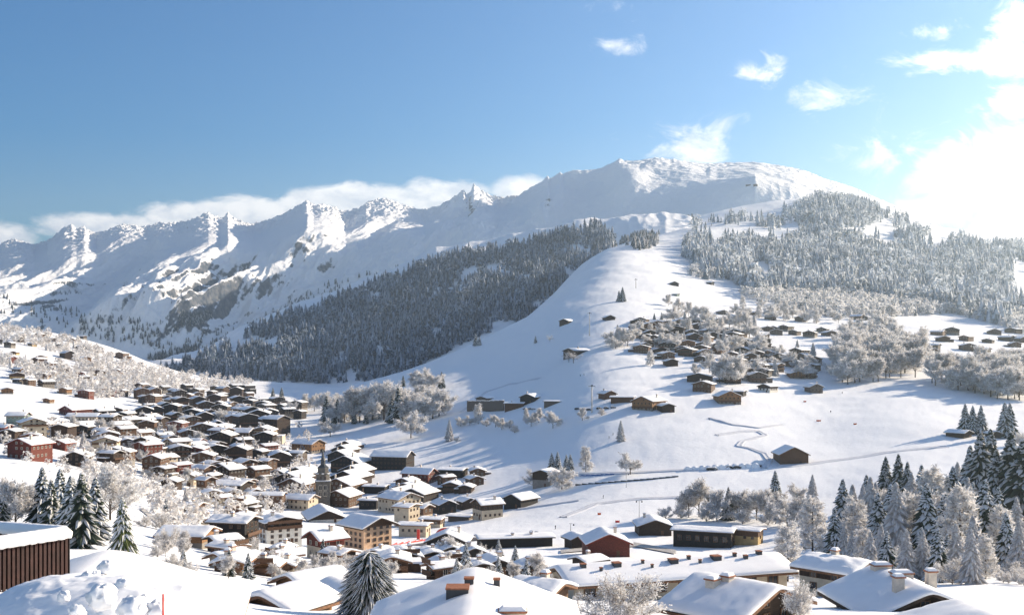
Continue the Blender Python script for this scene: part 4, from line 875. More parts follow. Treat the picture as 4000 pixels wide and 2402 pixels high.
house(0,0,0,0, 26, style='dark', pitch=23, label="dark wooden chalet with arched gable windows and tall cream chimneys", group=N, apex=(3613, 2283, 115), dims=(10.4, 11, 5), chim=0, snow=.45, oh=1.5, oh_end=1.7, lump=.06, chims=[(-.42, -.72, 1.0, .9, 2.1), (.05, .1, 2.2, 1.2, .9), (.62, -.05, .95, .9, 2.3), (-.05, .85, 2.0, 1.2, 1.0)], rows=1)
house(3270, 2330, 290, 90, 60, 1.1, 'creamwood', 15, "cream and brown house with rounded thick snow roof left of dark chalet", N, 'house', 'house', rows=2, lump=.3, snow=.6, chim=1)
house(0,0,0,0, 30, style='dark', pitch=15, label="snow roof in the bottom right corner behind dry stalks", group=N, apex=(3985, 2440, 72), dims=(11, 8, 4), wins=False, chim=0, snow=.5, lump=.1)
house(0,0,0,0, -12, style='honey', pitch=18, label="broad blinding white roof with wooden eave right of snow heap", group=N, apex=(270, 2275, 50), dims=(12.8, 9, 3), wins=False, chim=0, snow=.42, oh=1.0, lump=.05)
house(0,0,0,0, -55, style='honey', pitch=19, label="chalet with sunlit roof and orange timber under its eave", group=N, apex=(1140, 2230, 165), dims=(8, 8, 3.5), wins=False, chim=0, snow=.42, lump=.06)
house(0,0,0,0, -42, style='honey', pitch=20, label="small white roofed house in front of frosted shrubs", group=N, apex=(1040, 2295, 108), dims=(6.5, 6, 3), wins=False, chim=0, snow=.45, lump=.12)
house(0,0,0,0, 25, style='dark', pitch=24, label="house with steep blue shaded roof left of the snowy yew", group=N, apex=(1400, 2285, 140), dims=(10, 8, 4), wins=False, chim=0, snow=.42, lump=.08)
house(0,0,0,0, 62, style='ochre', pitch=17, label="small ochre house with grey roof left of the long building", group=N, apex=(2180, 2258, 145), dims=(5.5, 5.5, 3), wins=False, chim=1, snow=.5, lump=.05)
house(2365, 2175, 190, 50, 10, 1.0, 'red', 24, "red gabled house with white roof edges behind the long building", N, 'house', 'house', wins=False, chim=1)
house(2252, 2142, 96, 36, 25, 1.0, 'dark', 22, "small dark gable with clean snow roof left of red gabled house", N, 'house', 'house', wins=False, chim=0)
house(1930, 2250, 130, 40, 15, 1.2, 'black', 23, "black gabled house with pink roof edge beside the dark spruce", N, 'house', 'house', wins=False, chim=1)
house(1725, 2240, 110, 28, 18, 1.1, 'dark', 22, "small house with crisp white gable roof below the black chalet", N, 'house', 'house', wins=False, chim=0)
house(2550, 2092, 145, 36, 8, 1.1, 'dark', 20, "dark pavilion with white hipped roof beside the low hall", N, 'pavilion', 'pavilion', wins=False, chim=1)
house(2750, 2140, 240, 62, 80, 2.4, 'black', 8, "long low dark hall with flat snow roof below frosted trees", N, 'hall', 'hall', rows=1, win=(1.6, 2.0), gap=3.2, chim=0)
house(2920, 2130, 120, 56, 72, 1.6, 'ochre', 8, "pale end wing of the low hall with ochre panel", N, 'hall', 'hall', rows=1, chim=0)
house(2300, 2225, 130, 30, -50, 1.1, 'dark', 14, "low snowed-in shed behind the long building's left gable", N, 'shed', 'shed', wins=False, chim=1)

# ------------------------------------------------------------------ fence, snow heap, pole, street furniture
def wood_screen():
    root = empty("wooden_screen", (0, 0, 0)); tag(root, "dark slatted wooden screen with a thick snow cap at the left edge", "fence")
    pts = [((0 - 2000) / F * 43 - 3.0, 41.0), ((266 - 2000) / F * 47, 47.0), ((-20 - 2000) / F * 49 - 2, 49.2)]; zt = -7.75
    for k in range(2):
        (x0, y0), (x1, y1) = pts[k], pts[k + 1]; L_ = math.hypot(x1 - x0, y1 - y0); a = math.atan2(y1 - y0, x1 - x0); b = MB(); n = int(L_ / .2)
        for i in range(n):
            t = (i + .5) / n; b.box((x0 + (x1 - x0) * t, y0 + (y1 - y0) * t, zt - 1.0), (.12, .09, 2.0), 0, a)
        k_ = math.copysign(.09, math.cos(a)); b.box(((x0 + x1) / 2 - math.sin(a) * k_, (y0 + y1) / 2 + math.cos(a) * k_, zt - .9), (L_, .04, 1.9), 1, a)
        s = b.obj("slatted_panel", [M['w_red2'], M['w_black']], root)
        nx = 60; V_ = []; prof = [(-.24, -.06), (-.28, .10), (-.16, .30), (0, .36), (.18, .29), (.27, .1), (.24, -.05)]
        for i in range(nx + 1):
            t = i / nx; e = min(1, min(t, 1 - t) * 14 + .5); w1 = 1 + .18 * math.sin(i * 1.7) + .12 * math.sin(i * 4.1)
            for d, z in prof:
                d2 = d * (.9 + .1 * w1); zz = z * e + (-.07 * w1 if z < 0 else .03 * w1); V_.append((x0 + (x1 - x0) * t - math.sin(a) * d2, y0 + (y1 - y0) * t + math.cos(a) * d2, zt + zz))
        m_ = len(prof); Fc = [(i * m_ + j, (i + 1) * m_ + j, (i + 1) * m_ + (j + 1) % m_, i * m_ + (j + 1) % m_) for i in range(nx) for j in range(m_)] + [tuple(range(m_)), tuple(range(nx * m_ + m_ - 1, nx * m_ - 1, -1))]
        mesh_obj("snow_cap", V_, Fc, M['snow'], root, smooth=True)
M['w_red2'] = mat("stained_slats", (0.036, 0.015, 0.013, 1), 0.6, 0.3, 3.0)
wood_screen()
def blob_mesh(name, c, r, seed, amp=.22, freq=1.2, flat=True, parent=None, m='heap', n=40, facet=0.0):
    th = np.linspace(0, 2 * np.pi, n + 1)[:-1]; ph = np.linspace(-.5 * np.pi, .5 * np.pi, n // 2); T, P_ = np.meshgrid(th, ph, indexing='ij')
    x, y, z = np.cos(T) * np.cos(P_), np.sin(T) * np.cos(P_), np.sin(P_)
    k = 1 + amp * fbm(x * freq + seed * 3.3 + z, y * freq + z * freq * .8 + seed, 5, seed, .55)
    if facet: k = k - facet * np.maximum(0, np.abs(perlin(x * 2.2 + seed, y * 2.2 + z * 2, seed)) - .1)
    V_ = np.stack([c[0] + r[0] * k * x, c[1] + r[1] * k * y, c[2] + r[2] * k * z], -1).reshape(-1, 3); nb = n // 2
    i, j = np.meshgrid(np.arange(n), np.arange(nb - 1), indexing='ij'); a = (i * nb + j).ravel(); b = (((i + 1) % n) * nb + j).ravel()
    return mesh_obj(name, V_, np.stack([a, b, b + 1, a + 1], -1), M[m], parent, smooth=True)
def P3(px, py, D): return ((px - 2000) / F * D, D, (YH - py) / F * D)
def snow_heap():
    U = np.linspace(-1, 1, 150); A_, B_ = np.meshgrid(U, U, indexing='ij'); c = P3(360, 2420, 29); X = c[0] + A_ * 4.4; Y = c[1] + B_ * 3.6
    g = np.clip(1 - (np.abs(A_ + .12 * fbm(A_ * 2, B_ * 2, 3, 4)) ** 2.4 + np.abs(B_) ** 2.2), 0, 1) ** .75
    ch = np.floor(ridged(A_ * 3.5, B_ * 3.5, 2, 77) * 3) / 3
    Z = c[2] - 1.1 + g * (2.2 + .26 * fbm(A_ * 1.5, B_ * 1.5, 5, 14, .45) + .05 * ch + .25 * A_)
    V_ = np.stack([X, Y, Z], -1).reshape(-1, 3); i, j = np.meshgrid(np.arange(149), np.arange(149), indexing='ij'); a = (i * 150 + j).ravel()
    tag(mesh_obj("snow_heap", V_, np.stack([a, a + 150, a + 151, a + 1], -1), M['heap'], smooth=True), "big lumpy heap of cleared snow in the bottom left corner", "snow heap")
snow_heap()
row = Row("chunks of cleared snow", "on the big snow heap")
for i, (x, y, w_, D_) in enumerate([(395, 2335, 46, 26.5), (520, 2385, 50, 26.3), (480, 2285, 24, 28), (340, 2250, 18, 29), (375, 2243, 14, 29.5), (610, 2385, 36, 26.5), (415, 2215, 26, 30.2), (560, 2345, 22, 27.5), (250, 2330, 20, 27), (300, 2385, 26, 26)]):
    r = 1.35 * w_ * D_ / F; o = blob_mesh("snow_chunk", (0, 0, 0), (r, r * .9, r * .85), 30 + i, .34, 1.3, n=24, facet=.7); o.location = P3(x, y, D_); tag(o, cat="snow chunk"); row.add(o, x, "rounded chunk of packed snow" if w_ < 30 else "large angular chunk of packed snow")
row.close()
b = MB(); b.lathe([(.022, 0), (.022, 1.0), (.012, 1.02)], 8); o = b.obj("marker_pole", [M['red']], smooth=True); o.location = P3(637, 2460, 26); tag(o, "thin bright red marker pole stuck in the snow heap", "marker pole")
o.location.z = P3(637, 2318, 26)[2] - 1.02
def lamp_post(px, py, hpx, label, arms=2, nm='lamp_post', cat='lamp post', mt='metal'):
    p = GROUND.at(px, py); h = hpx * p.y / F; root = empty(nm, p); tag(root, label, cat)
    b = MB(); b.lathe([(.16, -.5), (.14, .4), (.09, h)], 8); b.obj("pole", [M[mt]], root, True)
    b = MB(); b.box((0, 0, h), (2.6 if arms == 2 else 1.2, .12, .12)); b.obj("arm", [M[mt]], root)
    for s in ((-1, 1) if arms == 2 else (1,)):
        b = MB(); b.lathe([(.10, h - .1), (.34, h - .45), (.30, h - .75), (.1, h - .8)], 8, (s * 1.2, 0)); b.obj("lamp_head", [M['darkmetal']], root)
lamp_post(2497, 2030, 76, "double lamp post behind the white pavilion")
lamp_post(2229, 2102, 58, "slim single lamp post on the shaded snowfield", 1)
lamp_post(2446, 1903, 55, "lamp post beside the round frosted tree on the road", 1)
lamp_post(2901, 2128, 60, "lamp post in front of the low hall", 2)
def pylon(px, py, hpx, label):
    p = GROUND.at(px, py); h = hpx * p.y / F; root = empty("lift_pylon", p); tag(root, label, "ski lift pylon", "pylons of the ski lift")
    b = MB(); b.lathe([(.45, -.5), (.3, h)], 8); b.obj("pole", [M['frame']], root, True)
    b = MB(); b.box((0, 0, h), (4.6, .3, .3)); b.box((0, 0, h + .5), (1.6, .2, .7)); b.obj("crossarm", [M['darkmetal']], root)
    for s in (-1, 1):
        b = MB(); b.box((s * 2.2, 0, h - .15), (.3, 1.4, .35)); b.obj("sheave", [M['darkmetal']], root)
pylon(2312, 1612, 104, "tall pale lift pylon with crossarm in front of brown chalet")
pylon(2303, 1312, 88, "thin lift pylon on the bare slope below the lone huts")
pylon(2484, 1126, 34, "distant lift pylon high on the ski slope")
# dark retaining wall of the car park and the row of cars under it
def strip(name, pts, hgt, mt, label, cat, cap=True, thick=.5, sheet=GROUND, kind=None):
    root = empty(name, (0, 0, 0)); tag(root, label, cat, kind=kind); P_ = [sheet.at(x, y) for x, y in pts]; b = MB(); s = MB()
    for p, q in zip(P_[:-1], P_[1:]):
        d = (q - p); L_ = d.xy.length; a = math.atan2(d.y, d.x); h = hgt * p.y / F; m_ = (p + q) / 2
        for t in np.linspace(0, 1, 5)[:-1]:
            m_ = p.lerp(q, t + .125); b.box((m_.x, m_.y, m_.z + h / 2 - .6), (L_ / 4 * 1.0, thick, h + 1.2), 0, a)
            s.box((m_.x, m_.y, m_.z + h + .17), (L_ / 4, thick + .3, .34), 0, a, .9)
    b.obj("panel", [M[mt]], root)
    if cap: s.obj("snow_cap", [M['snow']], root)
strip("retaining_wall", [(1826, 1606), (1900, 1606), (1968, 1604)], 40, 'w_grey', "long dark wall with snowy top left of the black chalet", "wall", thick=1.2)
strip("road_fence", [(2248, 1896), (2350, 1888), (2450, 1880), (2550, 1872), (2650, 1862)], 5, 'w_black', "low dark fence along the shaded meadow road", "fence", thick=.3)
strip("safety_net", [(2250, 1861), (2330, 1858), (2400, 1854)], 5, 'blue', "blue safety netting beside the meadow road", "net", False, .15)
strip("safety_net", [(1500, 2133), (1600, 2119), (1700, 2104), (1740, 2098)], 5, 'red', "thin red barrier band along the village street", "barrier", False, .1)
row = Row("snow mounds beside the road", "in the line beside the meadow road")
for i in range(11):
    x = 2690 + i * 26; p = GROUND.at(x, 1836 - i * 1.2); o = blob_mesh("snow_mound", (0, 0, 0), (2.6, 1.6, 2.2), 60 + i, .3, 1.2, n=20); o.location = p; tag(o, cat="snow mound"); row.add(o, x, "rounded mound of ploughed snow")
row.close()
def car(px, py, label, col, rz=0):
    p = GROUND.at(px, py); root = empty("parked_car", p, rz); tag(root, label, "car", "cars parked on the meadow edge")
    b = MB(); b.prism([(-2.1, .3), (2.1, .3), (2.1, .85), (1.2, .95), (.7, 1.45), (-1.3, 1.45), (-2.0, .95)], -.85, .85); b.obj("body", [M[col]], root)
    for x in (-1.3, 1.3):
        for y in (-.8, .8):
            w_ = MB(); w_.tube((x, y - .1, .32), (x, y + .1, .32), .32, .32, 10); w_.obj("wheel", [M['dark']], root)
    b = MB(); b.prism([(-1.9, 1.40), (1.0, 1.40), (.7, 1.72), (-1.4, 1.74)], -.8, .8); b.obj("snow_cover", [M['snow']], root)
row_c = [(2255,1600,'w_black'),(2275,1601,'metal'),(2300,1603,'dark'),(2340,1598,'dark'),(2368,1597,'dark'),(2395,1594,'metal'),(2070,1600,'dark'),(2085,1601,'metal'),(2052,1600,'dark'),(2775,1836,'dark'),(2790,1835,'metal'),(2852,1830,'dark'),(2880,1829,'dark'),(2905,1826,'metal'),(2930,1824,'dark'),(2960,1822,'dark')]
cr = Row("parked cars under snow", "on the meadow")
for x, y, c_ in row_c:
    car(x, y, None, c_, random.Random(x).uniform(-.3, .3)); o = [q for q in bpy.data.objects if q.name.startswith("parked_car") and q.parent is None][-1]; cr.add(o, x, "dark parked car topped with snow" if c_ != 'metal' else "grey parked car topped with snow")
cr.close()
for x, y, c_, nm, lb, s_ in [(2341,2010,'orange','crash_mat',"orange crash mat at the top of the snow ramp",.9),(2412,2040,'red','crash_mat',"red crash mat at the foot of the snow ramp",1.1),(3144,1570,'orange','safety_net',"orange netting below the grey timber chalet",1.2),(3198,1645,'orange','safety_net',"long orange netting on the bright meadow",1.8),(3340,1658,'orange','safety_net',"short orange netting right on the bright meadow",1.2)]:
    p = GROUND.at(x, y); b = MB(); b.box((0, 0, .45), (s_ * 1.6, .3, .9)); b.box((-s_ * .82, 0, .55), (.08, .08, 1.4), 1); b.box((s_ * .82, 0, .55), (.08, .08, 1.4), 1); o = b.obj(nm, [M[c_], M['dark']]); o.location = p; tag(o, lb, "safety net" if 'net' in nm else "crash mat")
def arch():
    p = GROUND.at(1740, 2098); root = empty("inflatable_arch", p, R(-10)); tag(root, "red inflatable arch at the foot of the snowfield", "arch"); b = MB(); n = 14
    for i in range(n):
        a0, a1 = math.pi * i / n, math.pi * (i + 1) / n; b.tube((4.2 * math.cos(a0), 0, 3.6 * math.sin(a0)), (4.2 * math.cos(a1), 0, 3.6 * math.sin(a1)), .55, .55, 8)
    b.obj("tube", [M['red']], root, True)
    for s in (-1, 1):
        b = MB(); b.box((s * 4.2, 0, -.1), (1.4, 1.4, .4)); b.obj("foot", [M['red']], root)
arch()
p = GROUND.at(1634, 2106); b = MB(); b.box((0, 0, 1.9), (1.2, .8, 4.2)); b.box((0, 0, 4.1), (1.0, .7, .3)); b.box((0, 0, .05), (1.5, 1.1, .3)); o = b.obj("advertising_column", [M['red']]); o.location = p; tag(o, "red upright advertising column beside the village street", "advertising column")
# the wet street under the hotel
def sheet_strip(name, left, right, mt, dz=.02, n=24):
    V_ = []; 
    for i in range(n + 1):
        t = i / n
        for ln in (left, right):
            xs = np.interp(t, np.linspace(0, 1, len(ln)), [q[0] for q in ln]); ys = np.interp(t, np.linspace(0, 1, len(ln)), [q[1] for q in ln]); q = GROUND.at(xs, ys); V_.append((q.x, q.y, q.z + dz))
    Fc = [(2 * i, 2 * i + 1, 2 * i + 3, 2 * i + 2) for i in range(n)]
    return tag(mesh_obj(name, V_, Fc, M[mt]), kind='structure')
M['packed'] = mat("packed_snow", (0.66, 0.67, 0.70, 1), 0.6, 0.08, .5, .3, 1.5)
def track(name, pts, w):
    P_ = [GROUND.at(x, y) for x, y in pts]; Q = []
    for p, q in zip(P_[:-1], P_[1:]):
        for t in np.linspace(0, 1, 9)[:-1]: Q.append(p.lerp(q, t))
    Q.append(P_[-1]); V_ = []
    for i, p in enumerate(Q):
        d = (Q[min(i + 1, len(Q) - 1)] - Q[max(i - 1, 0)]); n_ = Vector((-d.y, d.x, 0)).normalized() * w / 2
        for s_, dz in ((-1.5, -.3), (-1, .55), (-.55, .22), (.55, .22), (1, .55), (1.5, -.3)):
            v = p + n_ * s_; V_.append((v.x, v.y, GROUND.z(v.x, v.y) + dz))
    Fc = [(6 * i + j, 6 * i + j + 1, 6 * i + j + 7, 6 * i + j + 6) for i in range(len(Q) - 1) for j in range(5)]
    tag(mesh_obj(name, V_, Fc, M['packed'], smooth=True), kind='structure')
M['road'] = mat("ploughed_road", (0.40, 0.385, 0.37, 1), 0.7, 0.25, .6, .4, 2.0)
sheet_strip0 = [([(985, 2150), (1200, 2205), (1400, 2190), (1500, 2165)], [(985, 2163), (1200, 2220), (1400, 2206), (1500, 2180)]), ([(560, 1985), (660, 2060), (800, 2110), (985, 2150)], [(545, 1990), (645, 2072), (790, 2124), (985, 2163)]), ([(2190, 2150), (2480, 2120), (2640, 2150)], [(2190, 2162), (2480, 2136), (2640, 2166)])]
track("path", [(2985, 1828), (3005, 1800), (2985, 1772), (2930, 1752), (2885, 1742), (2900, 1724), (2950, 1712), (2990, 1700), (2960, 1684), (2900, 1686), (2800, 1700)], 3.0)
track("path", [(2240, 1860), (2450, 1848), (2690, 1836), (2960, 1818), (3080, 1822), (3250, 1800), (3460, 1768), (3700, 1745)], 4.0)
track("path", [(1800, 1610), (1900, 1530), (1990, 1500), (2110, 1478)], 3.0)
track("path", [(2200, 2020), (2330, 1968), (2480, 1950), (2700, 1940)], 3.5)
track("path", [(2020, 1990), (2160, 1970), (2260, 1955)], 3.0)
track("path", [(2770, 1634), (2860, 1660), (2960, 1672), (3060, 1660)], 2.0)
for a_, b_ in sheet_strip0: sheet_strip("road", a_, b_, 'road', .35)
sheet_strip("street", [(1470, 2150), (1600, 2130), (1760, 2106), (1900, 2098)], [(1500, 2172), (1640, 2150), (1790, 2120), (1930, 2104)], 'asphalt', .35)

for x_, w_, r_ in ((2925, 24, 70), (2950, 18, 10)):
    house(x_, 712, w_, 7, r_, 1.2, 'dark', 15, "dark restaurant hut on the rounded mountain shoulder" if w_ == 24 else "smaller dark hut at right on the rounded mountain shoulder", None, 'hut', 'hut', wins=False, chim=0, loc=RANGE.at(x_, 728, True))
# skiers: one body grown over a skeleton, copied
def skier_mesh():
    J = [(0, 0, .95), (0, .02, 1.2), (0, .0, 1.42), (0, -.03, 1.52), (0, -.05, 1.66), (.11, 0, .88), (.14, -.14, .50), (.15, .02, .10), (.15, -.14, .05), (-.11, 0, .88), (-.14, -.14, .50), (-.15, .02, .10), (-.15, -.14, .05), (.20, 0, 1.38), (.29, -.06, 1.12), (.30, -.28, 1.0), (-.20, 0, 1.38), (-.29, -.06, 1.12), (-.30, -.28, 1.0)]
    E = [(0, 1), (1, 2), (2, 3), (3, 4), (0, 5), (5, 6), (6, 7), (7, 8), (0, 9), (9, 10), (10, 11), (11, 12), (2, 13), (13, 14), (14, 15), (2, 16), (16, 17), (17, 18)]
    rad = [.17, .17, .17, .07, .12, .11, .085, .065, .06, .11, .085, .065, .06, .08, .06, .045, .08, .06, .045]
    me = bpy.data.meshes.new("person"); me.from_pydata(J, E, []); o = bpy.data.objects.new("person", me); COL.objects.link(o); md = o.modifiers.new("skin", 'SKIN')
    for v, r_ in zip(me.skin_vertices[0].data, rad): v.radius = (r_, r_)
    me.skin_vertices[0].data[0].use_root = True; o.modifiers.new("smooth", 'SUBSURF').levels = 1
    dg = bpy.context.evaluated_depsgraph_get(); m2 = bpy.data.meshes.new_from_object(o.evaluated_get(dg)); bpy.data.objects.remove(o); m2.materials.clear(); m2.materials.append(M['dark']); return m2
sk = skier_mesh(); sr = Row("skiers on the snow", "on the open snow")
for x_, y_ in ((2395, 1700), (2379, 1712), (2267, 1470), (2281, 1466), (2698, 2010), (2170, 2065), (2357, 1945), (2770, 1640), (3245, 1612), (3290, 1538)):
    p = GROUND.at(x_, y_); o = bpy.data.objects.new("person", sk); COL.objects.link(o); o.location = p; o.rotation_euler = (0, 0, random.Random(x_).uniform(0, 6.28)); tag(o, None, "person"); sr.add(o, x_, "person in dark ski clothes")
    b = MB()
    for s_ in (-.15, .15): b.box((s_, -.1, .015), (.09, 1.7, .03))
    k_ = b.obj("ski", [M['dark']], o)
sr.close()
# ------------------------------------------------------------------ single trees and groves
def grove(group, where, items):
    row = Row(group, where)
    for px, py, h, kind, desc in items: row.add(tree(px, py, h, kind), px, desc)
    row.close()
S, DS, PS, FS, LA, FT, TT, BU = 'spruce', 'darkspruce', 'paintspruce', 'frostspruce', 'larch', 'frosttree', 'talltree', 'bush'
ds = {S: "snow laden spruce", DS: "dark drooping spruce", PS: "snowed green spruce", FS: "silvery frosted spruce", LA: "pale frosted larch", FT: "rounded frosted tree", TT: "tall grey frosted tree", BU: "frosted shrub", 'twigtree': 'thin frosted tree'}
def g(group, where, pts): grove(group, where, [(x, y, h, k, ds[k]) for x, y, h, k in pts])
g("tall trees by the screen", "behind the wooden screen", [(165,2075,255,S),(235,2095,270,S),(318,2140,300,DS),(372,2105,245,S),(200,2110,240,DS),(275,2120,265,S),(340,2090,220,FS),(120,2060,190,FT),(60,2070,215,TT),(430,2030,210,FT),(10,2060,150,DS),(285,2090,230,S)])
tree(478, 2212, 275, PS, "broad snow laden spruce with green lower boughs beside the snow heap", wide=1.0)
tree(1440, 2440, 0, 'yew', "large dark yew speckled with snow at the bottom centre", wide=1.9, loc=Vector(P3(1440, 2450, 104)), hm=7.2)
tree(2425, 2440, 225, BU, "big cream frosted shrub in front of the long building", wide=1.3)
tree(1262, 2192, 92, DS, "slim dark cypress against the cream house wall", wide=.8)
tree(895, 2250, 108, DS, "small dark spruce in front of the cream cottage")
tree(1820, 2252, 135, S, "snowy spruce beside the black gabled house", wide=.9)
tree(648, 2035, 90, S, "thin snowy spruce in front of the low brown house", wide=.8)
tree(325, 1770, 90, FS, "slim frosted spruce in the left gardens", wide=.8)
tree(3125, 2420, 170, BU, "dark snowy bush between the two cream houses", wide=.7)
g("trees of the right grove", "in the grove at the right", [
 (3028,1962,127,S),(3174,1962,111,FS),(3292,2095,227,S),(3260,2178,196,S),(3174,2168,233,LA),(3077,2270,233,LA),(3385,2020,169,S),(3460,1960,180,DS),(3510,1960,190,DS),(3545,1975,174,DS),(3722,2040,222,S),(3650,1990,159,FS),
 (3848,2195,328,S),(3892,2060,307,DS),(3830,2030,349,DS),(3950,2060,381,DS),(3995,2080,371,DS),(3790,1990,254,S),(3870,1990,318,DS),(3430,2190,268,S),(3500,2200,321,FS),(3570,2190,263,LA),(3620,2195,313,S),(3690,2210,295,S),(3750,2220,325,LA),(3795,2280,218,FS),(3970,2175,237,FS),
 (3340,2150,212,LA),(3400,2100,241,FS),(3560,2080,237,FS),(3640,2090,268,LA),(3700,2080,225,S),(3780,2110,250,FS),(3450,2080,190,TT),(3600,2000,188,S),(3740,1960,159,FS),(3910,2200,225,LA),(3660,2260,137,BU),(3545,2250,127,BU),(3720,2280,116,BU),(3470,2260,106,BU),(3330,2090,201,FS),(3370,2230,168,LA),(3440,2240,195,FS),(3520,2235,168,FS),(3600,2240,184,S),(3700,2250,168,S),(3830,2250,168,FS),(3300,2190,156,FS),(3310,2130,168,S),(3480,2140,252,S),(3540,2140,224,LA),(3600,2140,246,S),(3680,2140,220,TT),(3760,2150,246,LA),(3900,2140,241,S),(3370,2060,168,FS),(3800,2090,210,S),(3420,2040,160,FS),(3400,2262,190,FS),(3465,2270,200,S),(3540,2272,210,FS),(3605,2268,200,FS),(3665,2275,215,S),(3735,2262,220,FS),(3800,2230,220,FS),(3850,2260,170,LA),(3930,2230,230,S),(3980,2240,210,FS),(3430,2120,190,FS),(3510,2110,200,S),(3580,2120,210,FS),(3655,2110,210,S),(3330,2220,150,FS)])
g("frosted trees behind the hall", "behind the low hall", [(2730,2015,160,TT),(2690,2020,120,TT),(2660,2025,70,BU),(2775,2020,110,TT),(2800,2035,120,FT),(2845,2030,130,DS),(2880,2030,120,TT),(2920,2030,115,TT),(2955,2030,130,FT),(2990,2035,120,TT),(3030,2045,125,TT),(3075,2055,130,FT),(3120,2060,120,TT),(2760,2035,70,BU),(2900,2045,70,BU),(3000,2050,70,BU),(3160,2080,110,TT),(3110,1990,100,TT),(2600,2025,55,BU)])
g("spruces by the right meadow huts", "beside the right meadow huts", [(3770,1692,118,S),(3800,1695,112,S),(3832,1695,115,S),(3925,1708,140,S),(3945,1706,135,S),(3985,1740,60,BU)])
g("trees along the meadow road", "along the meadow road", [(2155,1832,66,S),(2178,1832,70,S),(2212,1834,60,S),(2228,1836,64,S),(2288,1842,100,LA),(2462,1852,92,FT),(2195,1910,105,FT),(2085,1898,75,BU),(2425,1722,82,FS)])
g("frosted grove left of the snowfield", "in the grove beside the snowfield", [
 (1135,1622,56,FT),(1165,1612,60,FT),(1195,1605,66,FT),(1228,1605,74,FT),(1262,1610,84,FT),(1275,1658,115,DS),(1300,1640,90,TT),(1318,1655,100,DS),(1345,1650,130,FT),(1375,1655,140,TT),(1405,1650,150,TT),(1425,1640,165,FT),(1455,1640,170,FT),(1480,1635,150,TT),(1500,1640,160,FT),(1530,1650,110,DS),(1555,1650,140,DS),(1580,1600,110,FT),(1590,1645,100,FT),(1615,1640,110,FT),(1640,1600,95,FT),(1655,1525,90,FT),(1680,1525,95,FT),(1622,1525,80,TT),(1725,1515,65,DS),(1575,1510,45,DS),(1660,1640,110,FT),(1690,1635,130,FT),(1715,1625,110,FT),(1700,1580,90,FT),(1290,1705,80,FT),(1385,1655,50,DS),(1430,1655,50,DS),(1330,1600,80,FT),(1370,1590,80,FT)])
tree(1605, 1710, 112, FT, "lone rounded white frosted tree standing before the grove")
g("frosted shrubs below the dark wall", "below the dark wall", [(1755,1722,85,FS),(1785,1726,25,BU),(1868,1655,80,LA),(1800,1665,45,FT),(1835,1660,42,FT),(1900,1665,35,BU),(1935,1668,52,FT),(1960,1678,45,FT),(1990,1672,40,FT),(2055,1645,52,LA),(2075,1665,50,FT),(2105,1650,56,FT),(2160,1672,70,FT),(2275,1642,50,FT),(2350,1622,32,BU),(2010,1690,35,BU)])
g("green spruces on the valley floor", "on the snowy valley floor", [(1066,1557,44,DS),(1100,1555,44,DS)])
g("trees on the bare slope", "on the bare ski slope", [(2432,1178,58,S),(2418,1178,44,S),(1858,1352,50,S),(1873,1350,36,S),(2092,1340,30,S),(2148,1335,34,'twigtree'),(2556,1248,26,S),(2585,1248,30,S),(2240,1418,60,'twigtree'),(2222,1415,50,'twigtree')])
def scatter(group, where, poly, n, kinds, h0, h1, seed, mind=14):
    rnd = random.Random(seed); pts = []; t = 0; xs = [q[0] for q in poly]; ys = [q[1] for q in poly]
    while len(pts) < n and t < n * 60:
        t += 1; x = rnd.uniform(min(xs), max(xs)); y = rnd.uniform(min(ys), max(ys))
        if not inside(poly, x, y) or any(abs(x - a) < mind and abs(y - b_) < mind * .7 for a, b_, *_ in pts): continue
        pts.append((x, y, rnd.uniform(h0, h1), rnd.choice(kinds)))
    g(group, where, pts)
scatter("trees inside the hamlet", "among the hamlet chalets", [(2440,1330),(2560,1250),(2700,1240),(2900,1260),(3050,1330),(3200,1400),(3220,1480),(3000,1500),(2800,1480),(2680,1460),(2620,1400),(2500,1345)], 68, [FT, FT, FT, FS, LA, 'twigtree'], 40, 76, 41, 19)
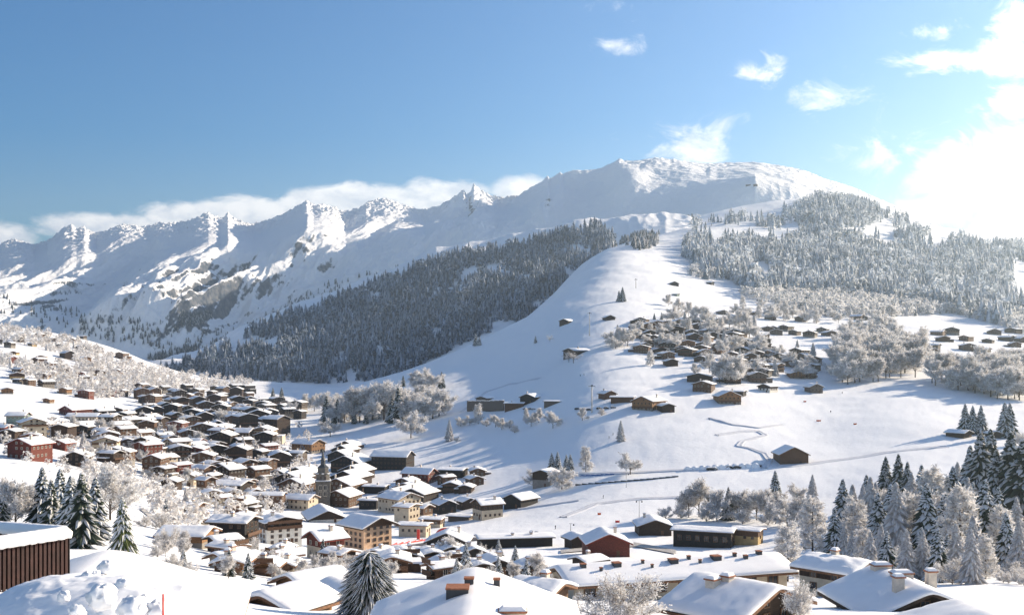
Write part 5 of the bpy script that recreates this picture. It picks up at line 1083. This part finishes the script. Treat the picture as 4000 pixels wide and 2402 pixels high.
g("white trees left of the hamlet", "at the left end of the hamlet", [(2390,1350,70,FT),(2412,1352,85,FS),(2430,1355,75,FT),(2452,1352,70,FT),(2405,1362,60,FT),(2540,1428,62,LA),(2650,1215,50,FT),(2690,1235,55,FT),(2720,1250,60,FT),(2610,1195,45,FT),(2840,1500,110,FT),(2870,1498,120,FT),(2810,1495,100,TT)])
scatter("trees of the big frosted grove", "in the big pale grove", [(3250,1440),(3270,1400),(3600,1400),(3640,1460),(3560,1490),(3300,1505)], 52, [FT, FT, TT], 95, 135, 42, 13)
scatter("trees of the right edge grove", "in the right edge grove", [(3620,1500),(3700,1470),(4030,1470),(4030,1580),(3850,1550),(3720,1520)], 48, [FT, TT, FT], 95, 135, 43, 14)
scatter("trees behind the big grove", "behind the big grove", [(3280,1350),(3300,1310),(3480,1290),(3580,1320),(3560,1360)], 12, [FT], 60, 90, 44, 22)
scatter("trees below the lower forest", "under the lower forest", [(2880,1190),(3000,1200),(3200,1240),(3400,1250),(3500,1235),(3400,1270),(3000,1260),(2860,1230)], 22, [FT, FT, LA], 40, 60, 45, 20)
scatter("garden trees of the left village", "in the left village gardens", [(30,1690),(500,1640),(1100,1650),(1080,1850),(850,1990),(500,1940),(420,1850),(60,1780)], 40, [FT, FT, TT, FS], 45, 80, 46, 24)
scatter("trees below the village", "among the near roofs", [(560,2020),(800,2150),(1100,2190),(1500,2200),(2100,2170),(2150,2290),(1950,2300),(1500,2290),(1000,2280),(800,2270),(600,2240)], 56, [FT, BU, TT, BU, S, TT], 55, 105, 47, 28)
scatter("dry shrubs in the right corner", "in the right corner", [(3870,2250),(4010,2230),(4010,2330),(3900,2310)], 8, [BU], 45, 70, 48, 16)
seen = {}
for o in bpy.data.objects:
    if o.parent is None and o.get("label"): seen.setdefault(o["label"], []).append(o.name)
for k_, v_ in seen.items():
    if len(v_) > 1: print("SAME LABEL", k_, v_)

for o in bpy.data.objects:
    if o.parent is None and o.get("label") and len(o["label"].split()) > 16: print("LONG", o["label"])
